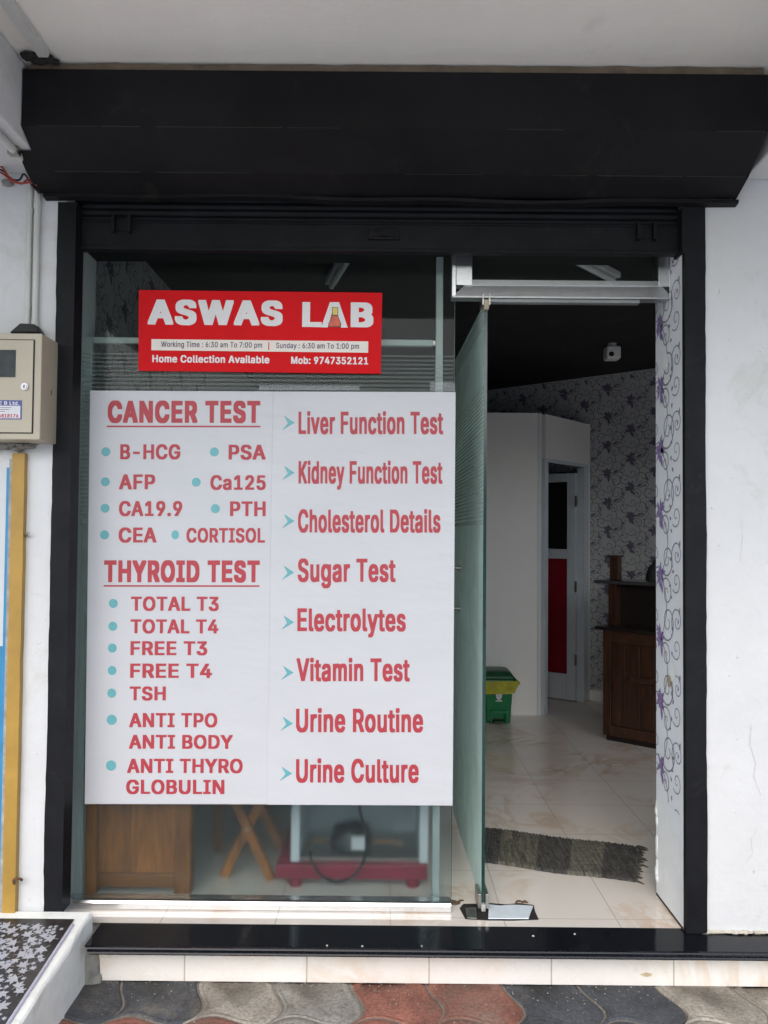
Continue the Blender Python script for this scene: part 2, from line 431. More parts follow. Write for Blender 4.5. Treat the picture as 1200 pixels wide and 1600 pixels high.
# wallpaper: scrolls and flowers laid on a plane (u along the wall, v up)
def wallpaper_motifs(mb, O, U, N, W, H, seed, m0=0, hi=False, ustart=-.06, dense=False, pitch=.2):
    O, U, N = Vector(O), Vector(U).normalized(), Vector(N).normalized()
    V = Vector((0, 0, 1)); rnd = random.Random(seed)
    lay = [0]
    def pt(u, v): return O + U*u + V*v + N*(.0012 + .00012*(lay[0] % 8))
    def ok(u, v): return .001 < u < W-.001 and .001 < v < H-.001
    def ribbon(pts, w0, w1, m):
        lay[0] += 1
        n = len(pts); L = []; Rr = []
        for i, (u, v) in enumerate(pts):
            a = pts[max(0, i-1)]; b = pts[min(n-1, i+1)]
            dx, dy = b[0]-a[0], b[1]-a[1]; d = math.hypot(dx, dy) or 1
            wd = (w0 + (w1-w0)*i/(n-1))/2
            L.append((u - dy/d*wd, v + dx/d*wd)); Rr.append((u + dy/d*wd, v - dx/d*wd))
        for i in range(n-1):
            q = [L[i], Rr[i], Rr[i+1], L[i+1]]
            if all(ok(*k) for k in q): mb.poly([pt(*k) for k in q], m)
    def spiral(u0, v0, cu, cv, turns, dr, m, w0=.0068, w1=.0036):
        a0 = math.atan2(v0-cv, u0-cu); r0 = math.hypot(u0-cu, v0-cv)
        k = int(turns*(18 if hi else 12)); pts = []
        for i in range(k+1):
            f = i/k; r = r0*(1 - .86*f**.8)
            a = a0 + dr*f*turns*2*math.pi
            pts.append((cu + r*math.cos(a), cv + r*math.sin(a)))
        ribbon(pts, w0, w1, m)
    def leaf(u, v, a, l, wd, m):
        lay[0] += 1
        ca, sa = math.cos(a), math.sin(a)
        q = [(u + ca*x*l - sa*y*wd, v + sa*x*l + ca*y*wd) for x, y in ((0, 0), (.35, .5), (.7, .34), (1, 0), (.7, -.34), (.35, -.5))]
        if all(ok(*k) for k in q): mb.poly([pt(*k) for k in q], m)
    def flower(u, v, m):
        for k in range(9):
            a = k*2*math.pi/9 + rnd.uniform(-.3, .3)
            leaf(u + rnd.uniform(-.006, .006), v + rnd.uniform(-.006, .006), a, rnd.uniform(.034, .058), rnd.uniform(.018, .028), m)
        for k in range(3):
            leaf(u + .006*k, v - .022 - .006*k, -math.pi/2 + .3 + rnd.uniform(-.4, .4), .04, .02, m)
    col = 0; u = ustart
    while u < W + .1:
        v = -.1 + (.118 if col % 2 else 0)
        while v < H + .1:
            mv, mt = m0, m0 + 2
            if dense:
                spiral(u + .09, v - .005, u + .125, v + .012, 1.3, -1, mv, .005)
                spiral(u - .03, v + .10, u + .012, v + .112, 1.2, 1, mt, .005)
                leaf(u + .05, v + .005, .4, .05, .022, mt); leaf(u - .05, v - .07, 2.4, .045, .02, mv)
            jit = rnd.uniform(-1, 1)
            flower(u, v, m0+1)
            spiral(u + .012, v + .02, u + .075 + .006*jit, v + .062 + .006*jit, 1.6, 1, mv)
            spiral(u + .016, v - .03, u + .062 - .008*jit, v - .062 + .006*jit, 1.4, -1, mv, .0058)
            spiral(u - .014, v + .03, u - .05, v + .072, 1.3, -1, mt, .0055)
            spiral(u - .02, v - .02, u - .055, v - .036, 1.2, 1, mt, .005)
            ribbon([(u + .01 + (.062 + .01*jit)*math.sin(q*math.pi/14)*(1 if q < 14 else .6), v - .236*q/14) for q in range(15)], .0055, .004, mv)
            if pitch > .3:
                spiral(u + .13, v - .05, u + .165, v - .02, 1.3, 1, mv, .005); spiral(u + .13, v + .03, u + .172, v + .075, 1.4, -1, mt, .005)
                leaf(u + .19, v + .10, 1.2, .03, .016, mv); leaf(u + .185, v + .085, 4.3, .022, .012, m0+1)
            for q in range(4):
                leaf(u + .118 + rnd.uniform(-.012, .012), v - .08 + q*.045, rnd.uniform(0, 6.3), .022, .013, mt if q % 2 else mv)
            v += .236
        u += pitch; col += 1

jb = MB()
jb.box(XR-.004, XR-.0005, 2.772, 3.05, ZF+.001, 2.564, 0)
JW = .278
def jamb_motifs(mb):
    wallpaper_motifs(mb, (XR-.004, 3.05, .52), (0, -1, 0), (-1, 0, 0), JW, 2.03, 3, 1, True, .052, False, .4)
jamb_motifs(jb)
# torn paper: bare plaster at the foot and patches where it has rubbed off
pts = [(2.774, .155), (3.048, .155)]
zz = [(3.048, .50), (3.0, .53), (2.96, .515), (2.93, .47), (2.90, .50), (2.86, .44), (2.83, .46), (2.80, .40), (2.774, .42)]
jb.poly([(XR-.0052, y, z) for y, z in pts + zz], 4)
for cy, cz, r in ((2.87, 1.02, .03), (2.93, 2.155, .027), (2.90, .98, .018)):
    jb.poly([(XR-.0062-.0004*cy, cy + r*(.8+.4*random.random())*math.cos(a*.5), cz + 1.3*r*(.8+.4*random.random())*math.sin(a*.5)) for a in range(13)], 4 if r > .02 else 5)
for k in (0, 1, 2, 4, 5, 8, 9, 10):    # chipped plaster along the inner corner
    lump(jb, (XR-.004, 3.046 + random.uniform(-.008, .004), .22 + k*.026 + random.uniform(-.01, .01)), (random.uniform(.002, .010), .012, random.uniform(.012, .034)), 60+k, 4, 6, .8)
jb.box(XR-.0058, XR-.0046, 2.775, 3.048, ZF+.0005, ZF+.009, 6)
jamb = jb.build('doorway_jamb', [PAPERJ, VINE, PURPLE, TEALV, M('bare_plaster', (.80, .80, .79), .85, var=.05, vs=8, bmp=.5, bs=40, stain=(.55, .54, .50), stain_amt=.62, stain_scale=7), M('worn_patch', (.40, .31, .22), .8, var=.3, vs=40), M('joint_dirt', (.03, .026, .022), .95, var=.5, vs=40)], bld)

BW0, BW1 = Vector((.845, 7.376, ZF)), Vector((2.153, 6.276, ZF))       # back wall line
bd = (BW1-BW0).normalized(); bn = Vector((-bd.y, bd.x, 0)) * -1
if bn.y > 0: bn = -bn
pA = BW0 - bd*((BW0.x+1.2)/bd.x); pB = BW0 + bd*((4.2-BW0.x)/bd.x)
ZC = 2.85
wp = MB(); wp.prism([pA, pB, pB - bn*.1, pA - bn*.1], (0, 0, ZC-ZF), 0)
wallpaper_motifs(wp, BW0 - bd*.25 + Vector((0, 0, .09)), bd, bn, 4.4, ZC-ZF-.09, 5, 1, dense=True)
wp.obox(pA + bn*.001, bd*(pB-pA).length, bn*.012, (0, 0, .085), 4)
VINED = M('wallpaper_vine_shaded', (.19, .18, .19), .6, var=.25, vs=40)  # darker copies of the jamb print, the room's shade put into the colour
PURPLED = M('wallpaper_flower_shaded', (.14, .115, .175), .6, var=.3, vs=60)
TEALD = M('wallpaper_tendril_shaded', (.15, .15, .17), .6, var=.3, vs=40)
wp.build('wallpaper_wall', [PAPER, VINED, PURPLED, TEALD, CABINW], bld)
lw = MB(); lw.box(-1.32, -1.2, 3.05, pA.y, ZF, ZC)
wallpaper_motifs(lw, (-1.2, 3.06, ZF), (0, 1, 0), (1, 0, 0), 2.2, ZC-ZF, 6, 1)
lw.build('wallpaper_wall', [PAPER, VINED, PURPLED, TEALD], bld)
MB().box(4.2, 4.3, 3.05, pB.y + .1, ZF, ZC).build('side_wall', PAPER, bld)
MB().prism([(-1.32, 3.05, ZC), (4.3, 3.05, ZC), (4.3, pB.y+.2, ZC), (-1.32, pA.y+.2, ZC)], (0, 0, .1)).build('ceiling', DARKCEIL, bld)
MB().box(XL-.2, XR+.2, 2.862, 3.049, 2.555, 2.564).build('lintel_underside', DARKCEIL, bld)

# granite doorstep, tiled riser, cement
GRAN, t_, b_, L_ = base_mat('black_granite')
c_ = coords(t_); n_ = nz(t_, 260, 3, .6, c_); n2_ = nz(t_, 4, 5, .6, c_)
L_(ramp(t_, n_.outputs['Fac'], [(.45, (.004, .005, .007)), (.72, (.018, .02, .027))]).outputs[0], b_.inputs['Base Color'])
b_.inputs['Specular IOR Level'].default_value = .22
L_(ramp(t_, n2_.outputs['Fac'], [(.35, (.05, .05, .05)), (.7, (.16, .16, .16))]).outputs[0], b_.inputs['Roughness'])
gs = MB()
prof = [(2.79, .1495), (2.638, .1495), (2.631, .1475), (2.628, .1435), (2.623, .1425), (2.618, .1395), (2.615, .1355), (2.617, .1315), (2.79, .1315)]
xl = [-.972, -.972, -.968, -.958, -.961, -.955, -.95, -.95, -.972]
n = len(prof)
gs.add([(xl[i], y, z) for i, (y, z) in enumerate(prof)] + [(2.6, y, z) for y, z in prof],
       [list(range(n)), list(range(n, 2*n))[::-1]] + [(i, n+i, n+(i+1) % n, (i+1) % n) for i in range(n)])
fix_normals(gs.build('doorstep', GRAN, bld))
RISER = marble_mat('riser_tile', (.41, .5, (R(90), 0, 0)), (.25, .1, 0), (.82, .79, .735), (.70, .56, .42), grout=(.45, .40, .34), rough=.2, mortar=.0025)
rz = MB()
left = [(-.962, 0.001), (-.975, .03), (-.955, .055), (-.965, .075), (-.935, .098), (-.945, .131)]
rz.prism([(x, 2.705, z) for x, z in left] + [(2.6, 2.705, .131), (2.6, 2.705, .001)], (0, .03, 0), 0)
fix_normals(rz.build('riser', RISER, bld))
q = P(1010, 1523, Y=2.704)
MB().poly([(q.x + .019*math.cos(a*.5)*(1+.25*math.sin(a*2.3)), 2.7042, q.z + .007*math.sin(a*.5)) for a in range(12)]).build('dry_stain', M('stain_beige', (.52, .43, .27), .8, var=.15, vs=60), bld)
ce = MB()
lump(ce, (-1.01, 2.80, .075), (.072, .10, .066), 1)
lump(ce, (-.995, 2.73, .03), (.05, .05, .075), 2)
lump(ce, (-.985, 2.72, .005), (.05, .04, .028), 3)
ce.build('cement_filling', CEMENT, bld)
cr = MB()
for k in range(80):    # rough mortar line where the right wall meets the doorstep
    x = 1.112 + k*.0125 + random.uniform(-.008, .008)
    lump(cr, (x, YW-.004, .155), (random.uniform(.006, .024), random.uniform(.003, .011), random.uniform(.0025, .0085)), k, 0, 6, .9)
cr.build('mortar_line', M('mortar', (.50, .46, .38), .9, var=.2, vs=30, bmp=.5), bld)

# ------------------------------------------------------------------ roller shutter
sh = thing('roller_shutter', 'black painted steel roller shutter rolled up into its boxed hood over the doorway', 'roller shutter', (0, YW, 2.6))
HX0, HX1 = -1.222, 1.214
ztop = P(610, 112, Y=2.50).z; zc1 = P(610, 201, Y=2.50).z; zc2 = P(610, 272, Y=2.64).z; zc3 = P(610, 307, Y=2.735).z
hd = MB()
def sheet(mb, rows, nx, sag, m=0):
    vs = []; k = len(rows[0])
    for a in range(k):
        for b in range(nx+1):
            f = b/nx
            x0, y0, z0 = rows[0][a]; x1, y1, z1 = rows[1][a]
            x = x0 + (x1-x0)*f
            d = noise.noise(Vector((x*1.7, z0*4, 3)))*sag
            vs.append((x, y0 + (y1-y0)*f + d, z0 + (z1-z0)*f + d*.6))
    fs = [(a*(nx+1)+b, a*(nx+1)+b+1, (a+1)*(nx+1)+b+1, (a+1)*(nx+1)+b) for a in range(k-1) for b in range(nx)]
    mb.add(vs, fs, m, False)
xbn = xb + .003
pL = [(xbn, 2.50, ztop), (xbn, 2.499, (ztop+zc1)/2), (xbn, 2.50, zb + .02), (xbn, 2.50, zb-.002), (HX0, 2.503, zb-.004), (HX0, 2.64, zc2), (HX0, 2.735, zc3), (HX0, 2.74, zc3-.012)]
pL = [(xbn, 2.50, ztop), (xbn, 2.50, zc1)]
pR = [(HX1, 2.50, ztop), (HX1, 2.50, zc1)]
sheet(hd, (pL, pR), 40, .004)
zl = zb - .006
def at_z(z):   # slanting lower face
    f = (zc1-z)/(zc1-zc2); return 2.50 + .14*f
hd_l = [(xbn, 2.50, zc1), (xbn, at_z(zl), zl)]
sheet(hd, (hd_l, [(HX1, 2.50, zc1), (HX1, at_z(zl), zl)]), 40, .004)
sheet(hd, ([(HX0, at_z(zl), zl), (HX0, 2.64, zc2), (HX0, 2.735, zc3)], [(HX1, at_z(zl), zl), (HX1, 2.64, zc2), (HX1, 2.735, zc3)]), 40, .004)
hd.poly([(xbn, 2.50, ztop), (xbn, 2.50, zc1), (xbn, at_z(zl), zl), (xbn, YW, zl), (xbn, YW, ztop)])
hd.poly([(HX0, at_z(zl), zl), (HX0, 2.64, zc2), (HX0, 2.735, zc3), (HX0, YW, zc3), (HX0, YW, zl)])
hd.poly([(HX0, at_z(zl), zl), (HX0, YW, zl), (xbn, YW, zl), (xbn, at_z(zl), zl)])
hd.poly([(HX1, 2.50, ztop), (HX1, 2.50, zc1), (HX1, 2.64, zc2), (HX1, 2.735, zc3), (HX1, YW, zc3), (HX1, YW, ztop)])
hood = hd.build('hood', BLACK, sh)
wr = MB(); rw = random.Random(4)     # paint rubbed off along the fold
for zc_f, yf_ in ((zc1, 2.4992), (zc2, 2.6392)):
    x = xbn + .05
    while x < HX1 - .05:
        ln_w = rw.uniform(.1, .5)
        if rw.random() < .8:
            wr.tube([(x, yf_, zc_f), (min(HX1-.01, x+ln_w), yf_, zc_f)], rw.uniform(.0005, .0012), 0, 6)
        x += ln_w + rw.uniform(.0, .06)
wr.build('worn_fold', M('bare_steel', (.022, .022, .023), .55, var=.4, vs=60), hood)
lipm = MB()
for k in range(24):    # bent lip along the lower edge
    f0, f1 = k/24, (k+1)/24
    xa, xb_ = HX0 + .02 + (HX1+.006-HX0-.02)*f0, HX0 + .02 + (HX1+.006-HX0-.02)*f1
    da, db = (.006*math.sin(f*7) + .004*math.sin(f*23+1) for f in (f0, f1))
    lipm.add([(xa, 2.728, zc3+da-.004), (xb_, 2.728, zc3+db-.004), (xb_, 2.728, zc3+db-.016), (xa, 2.728, zc3+da-.016), (xa, 2.757, zc3+da), (xb_, 2.757, zc3+db), (xb_, 2.757, zc3+db-.020), (xa, 2.757, zc3+da-.020)],
             [(0, 3, 2, 1), (0, 1, 5, 4), (3, 7, 6, 2), (0, 4, 7, 3), (1, 2, 6, 5)])
lipm.build('lip', BLACK, hood)
tp = MB()
zt2 = zs - .001
for k in range(60):
    f0, f1 = k/60, (k+1)/60
    xa, xc = xbn + .02 + (HX1-.01-xbn-.02)*f0, xbn + .02 + (HX1-.01-xbn-.02)*f1
    ha, hb = (ztop + (zt2-ztop)*(.78 + .22*noise.noise(Vector((f*23, 1, 0)))) + .004*f for f in (f0, f1))
    tp.add([(xa, 2.503, ztop-.002), (xc, 2.503, ztop-.002), (xc, 2.512, hb), (xa, 2.512, ha), (xa, 2.6, ha), (xc, 2.6, hb)], [(0, 1, 2, 3), (3, 2, 5, 4)])
tp.build('top_flashing', M('mortar_brown', (.17, .13, .09), .9, var=.3, vs=10, bmp=.5, stain=(.06, .05, .04), stain_amt=.6, stain_scale=9), hood)

def wob_strip(x0, x1, z0, z1, y0, y1, side, seed):
    """painted guide rail whose wall-side edge wanders"""
    mb = MB(); n = 70; A = []; B = []
    for k in range(n+1):
        z = z0 + (z1-z0)*k/n
        d = noise.noise(Vector((z*3, seed, 0)))*.004 + noise.noise(Vector((z*19, seed, 3)))*.0022
        A.append((x0 + (d if side < 0 else 0), z)); B.append((x1 + (d if side > 0 else 0), z))
    for k in range(n):
        (a0, za), (b0, _), (a1, zb_), (b1, _) = A[k], B[k], A[k+1], B[k+1]
        mb.add([(a0, y0, za), (b0, y0, za), (b1, y0, zb_), (a1, y0, zb_), (a0, y1, za), (b0, y1, za), (b1, y1, zb_), (a1, y1, zb_)],
               [(0, 1, 2, 3), (0, 3, 7, 4), (1, 5, 6, 2)])
    return mb
gl = wob_strip(-1.158, -1.092, .2, 2.66, YW-.010, YW+.06, -1, 1)
gl.box(-1.106, -1.092, YW-.014, YW-.0095, .2, 2.64)
gl.build('guide_rail', BLACKR, sh)
gr = wob_strip(1.040, 1.112, ZF+.002, 2.66, YW-.010, YW+.012, 1, 2)
gr.box(1.0385, 1.043, YW-.013, YW+.012, ZF+.002, 2.5); gr.box(1.030, 1.0435, YW-.0135, YW+.07, 2.5005, 2.66)
gr.build('guide_rail', BLACKR, sh)
zh0, zh1, zh2 = P(600, 394, Y=2.79).z, P(600, 349, Y=2.79).z, P(600, 325, Y=2.79).z
XA, XZ = -1.09, 1.035
bb = MB()
bb.box(XA, XZ, 2.79, 2.82, zh0, zh1)                         # bottom bar of the curtain
bb.box(XA, XZ, 2.782, 2.79, zh0, zh0+.010); bb.box(XA, XZ, 2.784, 2.79, zh1-.006, zh1)
brm = bb.build('bottom_bar', BLACKR, sh, .002)
lk = MB()
cxl = P(600, 366, Y=2.78).x; czl = P(600, 366, Y=2.78).z
lk.box(cxl-.055, cxl+.055, 2.778, 2.789, czl-.018, czl+.018); lk.box(cxl-.04, cxl+.04, 2.772, 2.778, czl-.009, czl+.009); lk.disc((cxl, 2.772, czl), (0, -1, 0), .008, .005)
lk.build('lock_plate', BLACKR, brm, .002)
for px in (190, 1010):
    q = P(px, 350 if px < 500 else 362, Y=2.78); hb_ = MB()
    hb_.box(q.x-.035, q.x-.022, 2.768, 2.789, q.z-.03, q.z+.03); hb_.box(q.x+.022, q.x+.035, 2.768, 2.789, q.z-.03, q.z+.03)
    hb_.box(q.x-.021, q.x+.021, 2.785, 2.7898, q.z-.02, q.z+.02); hb_.build('hasp', BLACKR, brm, .002)
sl = MB()
for k in range(7):      # lowest slats of the curtain
    z0 = zh1 + .002 + k*.024
    pts = [(XA, 2.80 - .006*math.sin(math.pi*a/6), z0 + .022*a/6) for a in range(7)]
    sl.add(pts + [(XZ, y, z) for _, y, z in pts], [(a, a+1, 8+a, 7+a) for a in range(6)], 0, True)
sl.build('slat_curtain', BLACKR, sh)

